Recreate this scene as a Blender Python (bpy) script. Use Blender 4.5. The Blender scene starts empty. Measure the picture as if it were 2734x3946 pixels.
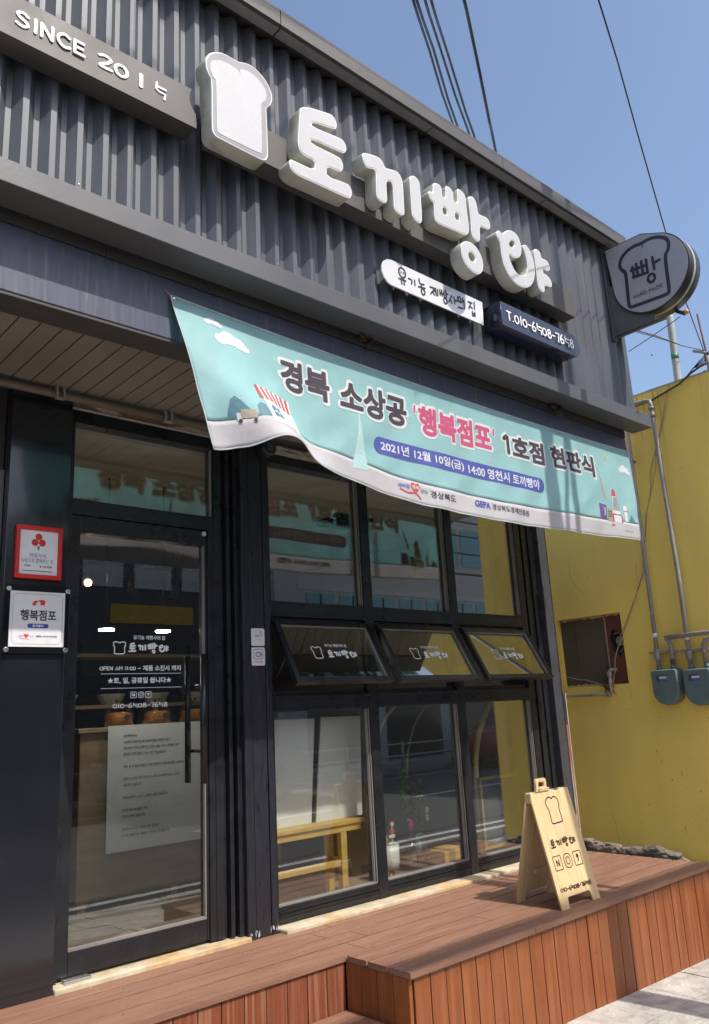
import bpy, bmesh, math, random
from mathutils import Vector, Matrix, noise as mnoise
random.seed(7)
D = bpy.data
COL = bpy.context.scene.collection
sc = bpy.context.scene
# ------------------------------------------------------------------ camera
F_PX, CX, CY = 3099.58, 1367.0, 1973.0
R = ((0.74473497, -0.66535951, -0.05163853),
     (0.12272905, 0.21260539, -0.96940009),
     (0.6559782, 0.7156086, 0.23999361))
CAM = Vector((0.0, -3.83, 1.55))
cam = D.cameras.new("camera"); co = D.objects.new("camera", cam); COL.objects.link(co)
cam.sensor_fit = 'HORIZONTAL'; cam.sensor_width = 36.0; cam.lens = 36.0 * F_PX / 2734.0
cam.clip_start = 0.05; cam.clip_end = 2000
co.matrix_world = Matrix(((R[0][0], -R[1][0], -R[2][0], CAM.x), (R[0][1], -R[1][1], -R[2][1], CAM.y),
                          (R[0][2], -R[1][2], -R[2][2], CAM.z), (0, 0, 0, 1)))
sc.camera = co
# ------------------------------------------------------------------ sky, sun, exposure
SUN = Vector((0.11, -1.0, 1.39)).normalized()
w = D.worlds.new("World"); sc.world = w; w.use_nodes = True
nt = w.node_tree; bg = nt.nodes['Background']
sky = nt.nodes.new('ShaderNodeTexSky'); sky.sky_type = 'NISHITA'; sky.sun_disc = False
sky.sun_elevation = math.asin(SUN.z); sky.sun_rotation = math.atan2(SUN.x, SUN.y)
sky.altitude = 50; sky.air_density = 1.0; sky.dust_density = 2.6; sky.ozone_density = 1.3
nt.links.new(sky.outputs[0], bg.inputs[0]); bg.inputs[1].default_value = 0.15
sl = D.lights.new("sun", 'SUN'); sl.energy = 3.3; sl.angle = math.radians(0.53); sl.color = (1.0, 0.945, 0.86)
so = D.objects.new("sun", sl); COL.objects.link(so); so.rotation_euler = (-SUN).to_track_quat('-Z', 'Y').to_euler()
sc.view_settings.view_transform = 'Standard'; sc.view_settings.look = 'None'
sc.view_settings.exposure = 0.55; sc.view_settings.gamma = 1.0
sc.cycles.max_bounces = 10; sc.cycles.transparent_max_bounces = 24; sc.cycles.glossy_bounces = 5
sc.cycles.sample_clamp_indirect = 4.0; sc.cycles.use_denoising = True

# ------------------------------------------------------------------ pixel -> plane helpers (positions on real planes)
def ray(u, v):
    a, b = (u - CX) / F_PX, (v - CY) / F_PX
    return Vector((R[0][0]*a + R[1][0]*b + R[2][0], R[0][1]*a + R[1][1]*b + R[2][1], R[0][2]*a + R[1][2]*b + R[2][2]))
def atY(u, v, y):
    d = ray(u, v); return CAM + d * ((y - CAM.y) / d.y)
def atX(u, v, x):
    d = ray(u, v); return CAM + d * ((x - CAM.x) / d.x)
def crop(s, ox, oy, pts): return [(ox + s*x, oy + s*y) for x, y in pts]

# ------------------------------------------------------------------ materials
MATS = {}
def srgb(r, g, b):
    f = lambda c: c/12.92 if c <= 0.04045 else ((c+0.055)/1.055)**2.4
    return (f(r/255), f(g/255), f(b/255))
def mat(name, col, rough=0.5, metal=0.0, var=0.12, scale=6.0, bump=0.0, bscale=60.0, spec=0.5, stretch=None, col2=None, fac=0.0,
        fscale=3.0, flo=0.5, fhi=0.62, trans=0.0, emit=0.0, coat=0.0, rvar=0.1, spots=None):
    if name in MATS: return MATS[name]
    m = D.materials.new(name); m.use_nodes = True; n = m.node_tree; p = n.nodes['Principled BSDF']
    L = n.links.new
    tc = n.nodes.new('ShaderNodeTexCoord'); mp = n.nodes.new('ShaderNodeMapping'); L(tc.outputs['Object'], mp.inputs[0])
    if stretch: mp.inputs['Scale'].default_value = stretch
    no = n.nodes.new('ShaderNodeTexNoise'); no.inputs['Scale'].default_value = scale; no.inputs['Detail'].default_value = 6
    L(mp.outputs[0], no.inputs['Vector'])
    mr = n.nodes.new('ShaderNodeMapRange'); mr.inputs[1].default_value = 0.3; mr.inputs[2].default_value = 0.7
    mr.inputs[3].default_value = 1 - var; mr.inputs[4].default_value = 1 + var; L(no.outputs[0], mr.inputs[0])
    src = None
    if col2:
        n2 = n.nodes.new('ShaderNodeTexNoise'); n2.inputs['Scale'].default_value = fscale; n2.inputs['Detail'].default_value = 8
        L(mp.outputs[0], n2.inputs['Vector'])
        r2 = n.nodes.new('ShaderNodeMapRange'); r2.inputs[1].default_value = flo; r2.inputs[2].default_value = fhi
        r2.inputs[4].default_value = fac; L(n2.outputs[0], r2.inputs[0])
        mx = n.nodes.new('ShaderNodeMixRGB'); mx.inputs[1].default_value = (*col, 1); mx.inputs[2].default_value = (*col2, 1)
        L(r2.outputs[0], mx.inputs[0]); src = mx.outputs[0]
    if spots:
        n3 = n.nodes.new('ShaderNodeTexNoise'); n3.inputs['Scale'].default_value = 26; n3.inputs['Detail'].default_value = 3
        L(tc.outputs['Object'], n3.inputs['Vector']); r3 = n.nodes.new('ShaderNodeMapRange'); r3.inputs[1].default_value = .715; r3.inputs[2].default_value = .76; r3.inputs[4].default_value = .8
        L(n3.outputs[0], r3.inputs[0]); m3 = n.nodes.new('ShaderNodeMixRGB'); L(r3.outputs[0], m3.inputs[0]); m3.inputs[2].default_value = (*spots, 1)
        if src: L(src, m3.inputs[1])
        else: m3.inputs[1].default_value = (*col, 1)
        src = m3.outputs[0]
    vm = n.nodes.new('ShaderNodeVectorMath'); vm.operation = 'MULTIPLY'
    if src: L(src, vm.inputs[0])
    else: vm.inputs[0].default_value = col
    L(mr.outputs[0], vm.inputs[1]); L(vm.outputs[0], p.inputs['Base Color'])
    p.inputs['Roughness'].default_value = rough; p.inputs['Metallic'].default_value = metal
    if rvar:
        rr = n.nodes.new('ShaderNodeMapRange'); rr.inputs[1].default_value = 0.3; rr.inputs[2].default_value = 0.7
        rr.inputs[3].default_value = max(0.02, rough - rvar); rr.inputs[4].default_value = min(1, rough + rvar)
        L(no.outputs[0], rr.inputs[0]); L(rr.outputs[0], p.inputs['Roughness'])
    p.inputs['Specular IOR Level'].default_value = spec
    if coat: p.inputs['Coat Weight'].default_value = coat; p.inputs['Coat Roughness'].default_value = 0.08
    if bump:
        nb = n.nodes.new('ShaderNodeTexNoise'); nb.inputs['Scale'].default_value = bscale; nb.inputs['Detail'].default_value = 5
        L(mp.outputs[0], nb.inputs['Vector']); bp = n.nodes.new('ShaderNodeBump'); bp.inputs['Strength'].default_value = bump
        bp.inputs['Distance'].default_value = 0.01; L(nb.outputs[0], bp.inputs['Height']); L(bp.outputs[0], p.inputs['Normal'])
    if emit:
        p.inputs['Emission Color'].default_value = (*col, 1); p.inputs['Emission Strength'].default_value = emit
    if trans:
        tr = n.nodes.new('ShaderNodeBsdfTranslucent'); L(vm.outputs[0], tr.inputs[0])
        ms = n.nodes.new('ShaderNodeMixShader'); ms.inputs[0].default_value = trans
        L(p.outputs[0], ms.inputs[1]); L(tr.outputs[0], ms.inputs[2]); L(ms.outputs[0], n.nodes['Material Output'].inputs[0])
    MATS[name] = m; return m
def glassmat(name, refl, tint):
    m = D.materials.new(name); m.use_nodes = True; n = m.node_tree; n.nodes.clear(); L = n.links.new
    o = n.nodes.new('ShaderNodeOutputMaterial'); t = n.nodes.new('ShaderNodeBsdfTransparent'); t.inputs[0].default_value = (*tint, 1)
    g = n.nodes.new('ShaderNodeBsdfGlossy'); g.inputs['Roughness'].default_value = 0.0; g.inputs['Color'].default_value = (0.95, 0.96, 0.95, 1)
    lw = n.nodes.new('ShaderNodeLayerWeight'); lw.inputs[0].default_value = 0.45
    mr = n.nodes.new('ShaderNodeMapRange'); mr.inputs[3].default_value = refl; mr.inputs[4].default_value = 0.75
    mr.inputs[1].default_value = 0.2; mr.inputs[2].default_value = 1.0
    L(lw.outputs['Facing'], mr.inputs[0])
    x = n.nodes.new('ShaderNodeMixShader'); L(mr.outputs[0], x.inputs[0]); L(t.outputs[0], x.inputs[1]); L(g.outputs[0], x.inputs[2]); L(x.outputs[0], o.inputs[0])
    MATS[name] = m; return m

M_CLAD = mat('cladding_metal', (0.108, 0.115, 0.132), 0.46, metal=.3, var=.11, scale=3, col2=(0.22, 0.22, 0.22), fac=0.35, fscale=14, flo=0.62, fhi=0.8, stretch=(6, 6, .6))
M_BEAM = mat('grey_painted_metal', (0.108, 0.109, 0.114), 0.48, metal=.25, var=0.05, scale=3, bump=.05)
M_BAND = mat('band_metal', (0.104, 0.099, 0.095), 0.52, metal=.2, var=0.03, scale=4)
M_UNDER = mat('dark_panel', (0.05, 0.047, 0.045), 0.6, var=0.1)
M_NAVY = mat('navy_metal', (0.075, 0.082, 0.115), 0.44, metal=.25, var=0.1, scale=5, stretch=(14, 14, .8), col2=(0.22, 0.21, 0.21), fac=0.5, fscale=3, flo=.55, fhi=.75)
M_SOFF = mat('soffit_slat', (0.19, 0.168, 0.145), 0.5, var=0.14, scale=2.0, col2=(0.20, 0.17, 0.14), fac=.7, fscale=1.6, flo=.5, fhi=.6)
M_BLK = mat('black_frame', (0.014, 0.015, 0.018), 0.32, var=0.15, scale=9, col2=(0.05, 0.05, 0.05), fac=.35, fscale=22, flo=.62, fhi=.75)
M_PIL = mat('pillar_black_gloss', (0.010, 0.011, 0.015), 0.2, var=0.1, scale=3, rvar=.05, coat=.7, col2=(.06, .06, .06), fac=.4, fscale=60, flo=.7, fhi=.78)
M_COLU = mat('column_paint', (0.018, 0.019, 0.025), 0.36, var=0.2, scale=8, stretch=(6, 6, 1), col2=(.16, .16, .16), fac=.25, fscale=14, flo=.66, fhi=.8)
M_BEAD = mat('light_bead', (0.20, 0.19, 0.175), 0.4)
M_TRIM = mat('old_wood_trim', (0.20, 0.14, 0.09), 0.8, var=0.25, scale=12, stretch=(1, 4, 6), col2=(0.52, 0.42, 0.30), fac=1, fscale=5, flo=.52, fhi=.56, bump=.5)
M_PALE = mat('pale_trim', (0.48, 0.43, 0.38), 0.6, var=.15, scale=10)
M_RAIL = mat('brown_rail', (0.17, 0.13, 0.095), 0.5, var=.15)
M_SILL = mat('cream_sill', (0.47, 0.40, 0.29), 0.85, var=0.2, scale=14, bump=.6, bscale=30, col2=(0.50, 0.33, 0.15), fac=.8, fscale=4, flo=.5, fhi=.62)
M_LET = mat('letter_side', (0.50, 0.50, 0.44), 0.4, var=0.07, scale=5, col2=(0.30, 0.25, 0.15), fac=.75, fscale=7, flo=.56, fhi=.72, spots=(.1, .08, .05))
M_FACE = mat('letter_face', (0.53, 0.53, 0.535), 0.3, var=0.02, scale=3)
M_RIM = mat('letter_rim', (0.76, 0.76, 0.74), 0.25, var=0.02)
M_GRIM = mat('grey_outline', (0.33, 0.32, 0.335), 0.35, var=.03)
M_WHT = mat('white_paint', (0.86, 0.86, 0.85), 0.45, var=0.02)
M_STRK = mat('white_lettering', (0.82, 0.83, 0.84), 0.5, var=.02)
M_INK = mat('dark_lettering', (0.035, 0.03, 0.045), 0.4, var=.05)
M_BROWN = mat('burnt_lettering', (0.035, 0.012, 0.008), 0.7, var=.2)
M_YEL = mat('yellow_render', (.94, .68, .155), 0.85, var=0.05, scale=1.3, bump=.25, bscale=45, col2=(.72, .50, .15), fac=.5, fscale=1.7, flo=.45, fhi=.8, stretch=(1, 1.6, .6), spots=(.30, .19, .08))
M_DECK = mat('deck_paint', (0.235, 0.116, 0.074), 0.66, var=0.16, scale=3, stretch=(1.2, 14, 14), bump=.35, bscale=30, col2=(.29, .17, .11), fac=.6, fscale=1.9, flo=.45, fhi=.75, spots=(.09, .05, .035))
M_CLADW = mat('stained_board', (0.225, 0.064, 0.017), 0.5, var=0.18, scale=2.2, stretch=(17, 17, .9), bump=.2, bscale=24, col2=(.30, .11, .04), fac=.7, fscale=1.5, flo=.45, fhi=.7, spots=(.08, .03, .015))
M_GAP = mat('deck_underside', (0.03, 0.018, 0.012), 0.9)
M_PLY = mat('plywood', (0.60, 0.44, 0.23), 0.55, var=0.16, scale=3, stretch=(22, 3, 1.4), bump=.05, bscale=40)
M_PINE = mat('pine_wood', (0.72, 0.48, 0.13), 0.45, var=0.14, scale=4, stretch=(2, 9, 9))
M_ASPH = mat('asphalt', (0.052, 0.05, 0.05), 0.9, var=0.15, scale=1.2, bump=.4, bscale=120)
M_PAVED = None
M_CONC = mat('concrete', (0.44, 0.42, 0.38), 0.9, var=0.12, scale=2, bump=.3)
M_PIPE = mat('pipe_grey', (0.27, 0.245, 0.225), 0.45, var=0.12, scale=8, col2=(.5, .48, .44), fac=.5, fscale=12, flo=.64, fhi=.72)
M_METER = mat('meter_paint', (0.115, 0.165, 0.165), 0.45, var=.1, scale=12, bump=.2, col2=(.16, .15, .12), fac=.7, fscale=7, flo=.58, fhi=.75, spots=(.09, .05, .03))
M_WIRE = mat('wire_black', (0.012, 0.014, 0.03), 0.5)
M_CABLE = mat('cable_beige', (0.36, 0.28, 0.2), 0.6, var=.2)
M_STEEL = mat('steel', (0.62, 0.62, 0.62), 0.25, metal=.9)
M_RED = mat('red_frame', (0.60, 0.02, 0.018), 0.35, var=.04)
M_REDP = mat('red_print', (0.62, 0.03, 0.03), 0.5)
M_BLUE = mat('blue_print', (0.035, 0.05, 0.32), 0.5)
M_TEAL = mat('banner_teal', (0.46, 0.73, 0.74), 0.6, var=.06, scale=5, trans=.5, bump=.35, bscale=16)
M_BGRY = mat('banner_grey', (0.74, 0.72, 0.74), 0.6, var=.04, scale=5, trans=.5, bump=.35, bscale=16)
def cloth(name, c): return mat(name, c, 0.6, var=.03, trans=.36)
M_CW = cloth('print_white', (0.86, 0.85, 0.86)); M_CD = cloth('print_dark', (0.09, 0.075, 0.09)); M_CP = cloth('print_pink', (0.68, 0.13, 0.26))
M_CB = cloth('print_blue', (0.11, 0.14, 0.46)); M_CR = cloth('print_red', (0.66, 0.12, 0.12)); M_CG = cloth('print_green', (0.10, 0.32, 0.20))
M_CT = cloth('print_slate', (0.13, 0.30, 0.36)); M_CY = cloth('print_yellow', (0.72, 0.66, 0.12)); M_CBe = cloth('print_beige', (0.55, 0.45, 0.36))
M_CPu = cloth('print_purple', (0.22, 0.12, 0.45))
G_WIN = glassmat('window_glass', 0.15, (0.95, 0.96, 0.945))
G_DOOR = glassmat('door_glass', 0.12, (0.94, 0.95, 0.93))
M_INT = mat('interior_wall', (0.34, 0.34, 0.325), 0.8, var=.15, scale=1.2)
M_FLOOR = mat('interior_floor', (0.30, 0.23, 0.17), 0.5, var=.15, scale=1.5, stretch=(1, 6, 1))
M_BOARD = mat('white_board', (0.88, 0.90, 0.88), 0.35, var=.03)

ORD = ['first', 'second', 'third', 'fourth', 'fifth', 'sixth', 'seventh', 'eighth', 'ninth', 'tenth', 'eleventh', 'twelfth', 'thirteenth', 'fourteenth']
# ------------------------------------------------------------------ object helpers
def link(o, parent=None):
    COL.objects.link(o)
    if parent: o.parent = parent
    return o
def tag(o, label=None, cat=None, group=None, kind=None):
    if label: o['label'] = label
    if cat: o['category'] = cat
    if group: o['group'] = group
    if kind: o['kind'] = kind
    return o
def thing(name, label, cat, loc=(0, 0, 0), group=None):
    o = D.objects.new(name, None); o.location = loc; o.empty_display_size = .1; link(o)
    o['_loc'] = 1; del o['_loc']
    return tag(o, label, cat, group)
class MB:
    def __init__(s): s.b = bmesh.new()
    def box(s, x0, x1, y0, y1, z0, z1, rot=None, piv=None, slot=0):
        vs = [s.b.verts.new((x, y, z)) for x in (x0, x1) for y in (y0, y1) for z in (z0, z1)]
        for f in ((0, 1, 3, 2), (4, 6, 7, 5), (0, 4, 5, 1), (2, 3, 7, 6), (0, 2, 6, 4), (1, 5, 7, 3)):
            s.b.faces.new([vs[i] for i in f]).material_index = slot
        if rot is not None:
            p = Vector(piv if piv else ((x0+x1)/2, (y0+y1)/2, (z0+z1)/2))
            for v in vs: v.co = rot @ (v.co - p) + p
        return vs
    def tube(s, pts, r, n=8, caps=True):
        pts = [Vector(p) for p in pts]; rings = []
        rr = r if isinstance(r, (list, tuple)) else [r]*len(pts)
        prev = None
        for i, p in enumerate(pts):
            t = (pts[min(i+1, len(pts)-1)] - pts[max(i-1, 0)]).normalized()
            if prev is None:
                a = Vector((0, 0, 1)) if abs(t.z) < .9 else Vector((1, 0, 0)); u = t.cross(a).normalized()
            else: u = (prev - t*prev.dot(t)).normalized()
            prev = u; v = t.cross(u)
            rings.append([s.b.verts.new(p + (u*math.cos(2*math.pi*k/n) + v*math.sin(2*math.pi*k/n))*rr[i]) for k in range(n)])
        for a, b in zip(rings, rings[1:]):
            for k in range(n): s.b.faces.new((a[k], a[(k+1) % n], b[(k+1) % n], b[k])).smooth = True
        if caps:
            s.b.faces.new(rings[0][::-1]); s.b.faces.new(rings[-1])
        return s
    def lathe(s, prof, c, n=24, axis='z'):
        rings = []
        for r, h in prof:
            ring = []
            for k in range(n):
                a = 2*math.pi*k/n
                if axis == 'z': q = (c[0]+r*math.cos(a), c[1]+r*math.sin(a), c[2]+h)
                elif axis == 'y': q = (c[0]+r*math.cos(a), c[1]+h, c[2]+r*math.sin(a))
                else: q = (c[0]+h, c[1]+r*math.cos(a), c[2]+r*math.sin(a))
                ring.append(s.b.verts.new(q))
            rings.append(ring)
        for a, b in zip(rings, rings[1:]):
            for k in range(n): s.b.faces.new((a[k], a[(k+1) % n], b[(k+1) % n], b[k])).smooth = True
        s.b.faces.new(rings[0][::-1]); s.b.faces.new(rings[-1])
        return s
    def quad(s, a, b, c, d):
        return s.b.faces.new([s.b.verts.new(p) for p in (a, b, c, d)])
    def ball(s, c, r, n=2, sc_=(1, 1, 1), jit=0):
        res = bmesh.ops.create_icosphere(s.b, subdivisions=n, radius=1)
        for v in res['verts']:
            j = 1 + random.uniform(-jit, jit)
            v.co = Vector((c[0]+v.co.x*r*sc_[0]*j, c[1]+v.co.y*r*sc_[1]*j, c[2]+v.co.z*r*sc_[2]*j))
    def build(s, name, m, parent=None, bevel=0, smooth=False):
        bmesh.ops.recalc_face_normals(s.b, faces=s.b.faces[:])
        if smooth:
            for f in s.b.faces: f.smooth = True
        me = D.meshes.new(name); s.b.to_mesh(me); s.b.free()
        ms = m if isinstance(m, (list, tuple)) else [m]
        for q in ms: me.materials.append(q)
        o = D.objects.new(name, me); link(o)
        if parent:
            o.parent = parent; o.matrix_parent_inverse = Matrix.Translation(-parent.location)
        if bevel:
            md = o.modifiers.new('bevel', 'BEVEL'); md.width = bevel; md.segments = 2; md.limit_method = 'ANGLE'; md.angle_limit = .6
        return o
def boxo(name, m, parent, *b, bevel=0, **k):
    q = MB(); q.box(*b, **k); return q.build(name, m, parent, bevel)
def attach(o, parent):
    o.parent = parent; o.matrix_parent_inverse = Matrix.Translation(-parent.location); return o
def copy_part(o, parent, off):
    c = o.copy(); COL.objects.link(c); c.parent = parent; c.matrix_parent_inverse = Matrix.Translation(-parent.location); c.location = Vector(o.location) + Vector(off); return c

# outline helpers -------------------------------------------------------------
def chaikin(p, it=2, closed=True):
    for _ in range(it):
        q = []; n = len(p)
        for i in range(n if closed else n-1):
            a, b = p[i], p[(i+1) % n]
            q += [(a[0]*.78+b[0]*.22, a[1]*.78+b[1]*.22), (a[0]*.22+b[0]*.78, a[1]*.22+b[1]*.78)]
        p = q
    return p
def curve_mesh(loops, extrude=0.0, bevel=0.0, offset=0.0):
    """filled 2-D curve -> mesh data in the XY plane (bmesh)"""
    c = D.curves.new('c', 'CURVE'); c.dimensions = '2D'; c.fill_mode = 'BOTH'; c.extrude = extrude; c.bevel_depth = bevel; c.bevel_resolution = 1; c.offset = offset
    for lp in loops:
        s = c.splines.new('POLY'); s.points.add(len(lp)-1)
        for i, p in enumerate(lp): s.points[i].co = (p[0], p[1], 0, 1)
        s.use_cyclic_u = True
    o = D.objects.new('c', c); COL.objects.link(o)
    dg = bpy.context.evaluated_depsgraph_get(); dg.update()
    me = D.meshes.new_from_object(o.evaluated_get(dg)); b = bmesh.new(); b.from_mesh(me)
    D.objects.remove(o); D.curves.remove(c); D.meshes.remove(me)
    return b
def text_bm(body, bold=0.0, space=1.0):
    c = D.curves.new('t', 'FONT'); c.body = body; c.fill_mode = 'FRONT'; c.resolution_u = 3; c.space_character = space
    o = D.objects.new('t', c); COL.objects.link(o)
    dg = bpy.context.evaluated_depsgraph_get(); dg.update()
    me = D.meshes.new_from_object(o.evaluated_get(dg)); b = bmesh.new(); b.from_mesh(me)
    D.objects.remove(o); D.curves.remove(c); D.meshes.remove(me)
    bmesh.ops.remove_doubles(b, verts=b.verts[:], dist=1e-5)
    if bold: thicken(b, bold)
    return b
def thicken(b, wd):
    """grow filled shapes by laying a round-jointed ribbon along every outline"""
    b.edges.ensure_lookup_table(); nxt = {}
    for e in b.edges:
        if len(e.link_faces) == 1:
            l = e.link_faces[0].loops
            for lp in l:
                if lp.edge == e: nxt.setdefault(lp.vert, []).append(lp.link_loop_next.vert)
    loops = []
    while nxt:
        v = next(iter(nxt)); p = []
        while v in nxt:
            p.append((v.co.x, v.co.y)); t = nxt[v].pop()
            if not nxt[v]: del nxt[v]
            v = t
        if len(p) > 2: loops.append(p)
    for k, p in enumerate(loops):
        q = []
        for i, a in enumerate(p):
            pr, nx = Vector(p[i-1]), Vector(p[(i+1) % len(p)]); a = Vector(a); e1 = (a-pr); e2 = (nx-a)
            if e1.length < 1e-6 or e2.length < 1e-6: continue
            e1.normalize(); e2.normalize(); ang = math.atan2(e1.x*e2.y-e1.y*e2.x, e1.dot(e2)); st = max(1, int(abs(ang)/.5))
            for j in range(st+1):
                t = ang*j/st; d = Vector((e1.x*math.cos(t)-e1.y*math.sin(t), e1.x*math.sin(t)+e1.y*math.cos(t))); q.append((a, Vector((-d.y, d.x))))
        ar = sum(p[i][0]*p[(i+1) % len(p)][1]-p[(i+1) % len(p)][0]*p[i][1] for i in range(len(p)))
        n = len(q); z = (k+1)*1.2e-5
        outer = [b.verts.new((a.x-nn.x*wd, a.y-nn.y*wd, z)) for a, nn in q]; inner = [b.verts.new((a.x, a.y, z)) for a, nn in q]
        for i in range(n):
            j = (i+1) % n
            try: b.faces.new((inner[i], outer[i], outer[j], inner[j]))
            except ValueError: pass
def fit(b, x0, x1, z0, z1):
    xs = [v.co.x for v in b.verts]; ys = [v.co.y for v in b.verts]
    if not xs: return b
    ax, bx, ay, by = min(xs), max(xs), min(ys), max(ys)
    for v in b.verts:
        v.co.x = x0 + (v.co.x-ax)/(bx-ax)*(x1-x0); v.co.y = z0 + (v.co.y-ay)/(by-ay)*(z1-z0)
    return b
def fin(b, name, m, parent, fn):
    """map the flat bmesh (x,y) through fn(x,y,z)->world point and link it"""
    for v in b.verts: v.co = fn(v.co.x, v.co.y, v.co.z)
    me = D.meshes.new(name); b.to_mesh(me); b.free()
    for q in (m if isinstance(m, (list, tuple)) else [m]): me.materials.append(q)
    o = D.objects.new(name, me); link(o)
    if parent: attach(o, parent)
    return o
def facade(y): return lambda a, b, c: Vector((a, y - c, b))
def text_on(body, name, m, parent, x0, x1, z0, z1, fn, bold=0.0, space=1.0):
    return fin(fit(text_bm(body, bold, space), x0, x1, z0, z1), name, m, parent, fn)
def merge(*bs):
    o = bs[0]
    for b in bs[1:]:
        me = D.meshes.new('x'); b.to_mesh(me); b.free(); o.from_mesh(me); D.meshes.remove(me)
    return o
# pen strokes ------------------------------------------------------------------
def catmull(p, n=5):
    if len(p) < 3: return p
    q = [p[0]] + list(p) + [p[-1]]; out = []
    for i in range(1, len(q)-2):
        for k in range(n):
            t = k/n; a, b, c, d = q[i-1], q[i], q[i+1], q[i+2]
            out.append(tuple(.5*((2*b[j]) + (-a[j]+c[j])*t + (2*a[j]-5*b[j]+4*c[j]-d[j])*t*t + (-a[j]+3*b[j]-3*c[j]+d[j])*t**3) for j in (0, 1)))
    out.append(tuple(p[-1])); return out
def ribbon(b, p, wd, zoff, closed=False, depth=0.0):
    n = len(p); Lf, Rt = [], []
    for i in range(n):
        a = p[(i-1) % n] if closed else p[max(i-1, 0)]; c = p[(i+1) % n] if closed else p[min(i+1, n-1)]
        t = Vector((c[0]-a[0], c[1]-a[1])); t = t.normalized() if t.length > 1e-9 else Vector((1, 0))
        nn = Vector((-t.y, t.x)); q = Vector(p[i])
        Lf.append(q+nn*wd/2); Rt.append(q-nn*wd/2)
    ring = []
    if not closed:
        t0 = (Vector(p[0])-Vector(p[1])).normalized(); t1 = (Vector(p[-1])-Vector(p[-2])).normalized()
        def cap(q, t):
            u = Vector((-t.y, t.x)); return [Vector(q)+(u*math.cos(a)*-1+t*math.sin(a))*wd/2 for a in (math.pi*k/6 for k in range(1, 6))]
        def face(vs): 
            try: b.faces.new([b.verts.new((v.x, v.y, zoff)) for v in vs])
            except ValueError: pass
        face([Lf[0], *cap(p[0], t0), Rt[0]]) ; face([Rt[-1], *cap(p[-1], t1), Lf[-1]])
    lv = [b.verts.new((v.x, v.y, zoff)) for v in Lf]; rv = [b.verts.new((v.x, v.y, zoff)) for v in Rt]
    for i in range(n if closed else n-1):
        j = (i+1) % n; b.faces.new((lv[i], lv[j], rv[j], rv[i]))
def circ(cx, cy, rx, ry, n=20): return [(cx+rx*math.cos(2*math.pi*k/n), cy+ry*math.sin(2*math.pi*k/n)) for k in range(n)]
GL = {  # advance width, strokes (closed strokes marked by leading 'o')
 '0': (.78, [('o', circ(.36, .42, .3, .4))]), 'O': (.85, [('o', circ(.4, .45, .36, .42))]),
 '1': (.42, [[(.2, .95), (.2, .05)]]), 'I': (.42, [[(.2, .95), (.2, .03)]]),
 '2': (.8, [[(.08, .82), (.35, .95), (.62, .82), (.5, .5), (.1, .08), (.68, .06)]]),
 '5': (.86, [[(.14, 1.0), (.1, .50), (.34, .36), (.74, .36), (.68, -.04)], [(.14, .72), (.76, .72)]]),
 '6': (.75, [[(.42, 1.0), (.15, .6), (.08, .3)], ('o', circ(.34, .25, .26, .24))]),
 '7': (.7, [[(.08, .9), (.62, .9), (.5, .5), (.42, -.05)]]),
 '8': (.75, [('o', circ(.35, .72, .2, .2)), ('o', circ(.36, .24, .25, .25))]),
 '-': (.6, [[(.1, .45), (.48, .45)]]), '.': (.35, [[(.15, .06), (.19, .06)]]), ' ': (.45, []),
 ':': (.35, [[(.15, .22), (.17, .22)], [(.15, .65), (.17, .65)]]), '~': (.8, [[(.08, .35), (.25, .5), (.45, .38), (.65, .5)]]),
 'T': (.75, [[(.05, .92), (.65, .92)], [(.36, .9), (.38, .02)]]), 'P': (.7, [[(.12, .02), (.12, .92), (.5, .88), (.58, .65), (.4, .48), (.16, .45)]]),
 'S': (.85, [[(.66, .82), (.4, .98), (.12, .8), (.25, .58), (.55, .42), (.66, .2), (.4, .02), (.1, .12)]]),
 'N': (.9, [[(.1, .02), (.1, .92)], [(.12, .9), (.64, .06)], [(.66, .04), (.66, .98)]]),
 'C': (.85, [[(.68, .82), (.4, .95), (.1, .7), (.1, .3), (.4, .04), (.7, .14)]]),
 'E': (.78, [[(.12, .95), (.12, .04)], [(.12, .92), (.6, .92)], [(.14, .5), (.55, .5)], [(.14, .06), (.64, .06)]]),
 'H': (.85, [[(.1, .95), (.1, .03)], [(.62, .98), (.62, .03)], [(.1, .48), (.62, .5)]]),
 'A': (.85, [[(.06, .03), (.36, .95), (.68, .03)], [(.18, .36), (.56, .36)]]),
 'D': (.85, [[(.12, .02), (.12, .95)], [(.12, .93), (.55, .8), (.66, .45), (.5, .12), (.12, .04)]]),
 'M': (1.0, [[(.08, .03), (.12, .93)], [(.12, .92), (.42, .4), (.74, .93)], [(.75, .92), (.82, .03)]]),
}
def pen(body, wd=.13):
    b = bmesh.new(); x = 0; k = 0
    for ch in body:
        adv, st = GL[ch]
        for s in st:
            k += 1; cl = isinstance(s, tuple)
            p = s[1] if cl else s
            if not cl:
                sharp = ch in 'EIHTNMA1-.:57'
                p = catmull(p, 5) if not sharp else ([p[0]] + [q for q in p[1:]])
            ribbon(b, [(x+q[0], q[1]) for q in p], wd, k*.00025, cl)
        x += adv
    return b

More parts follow.
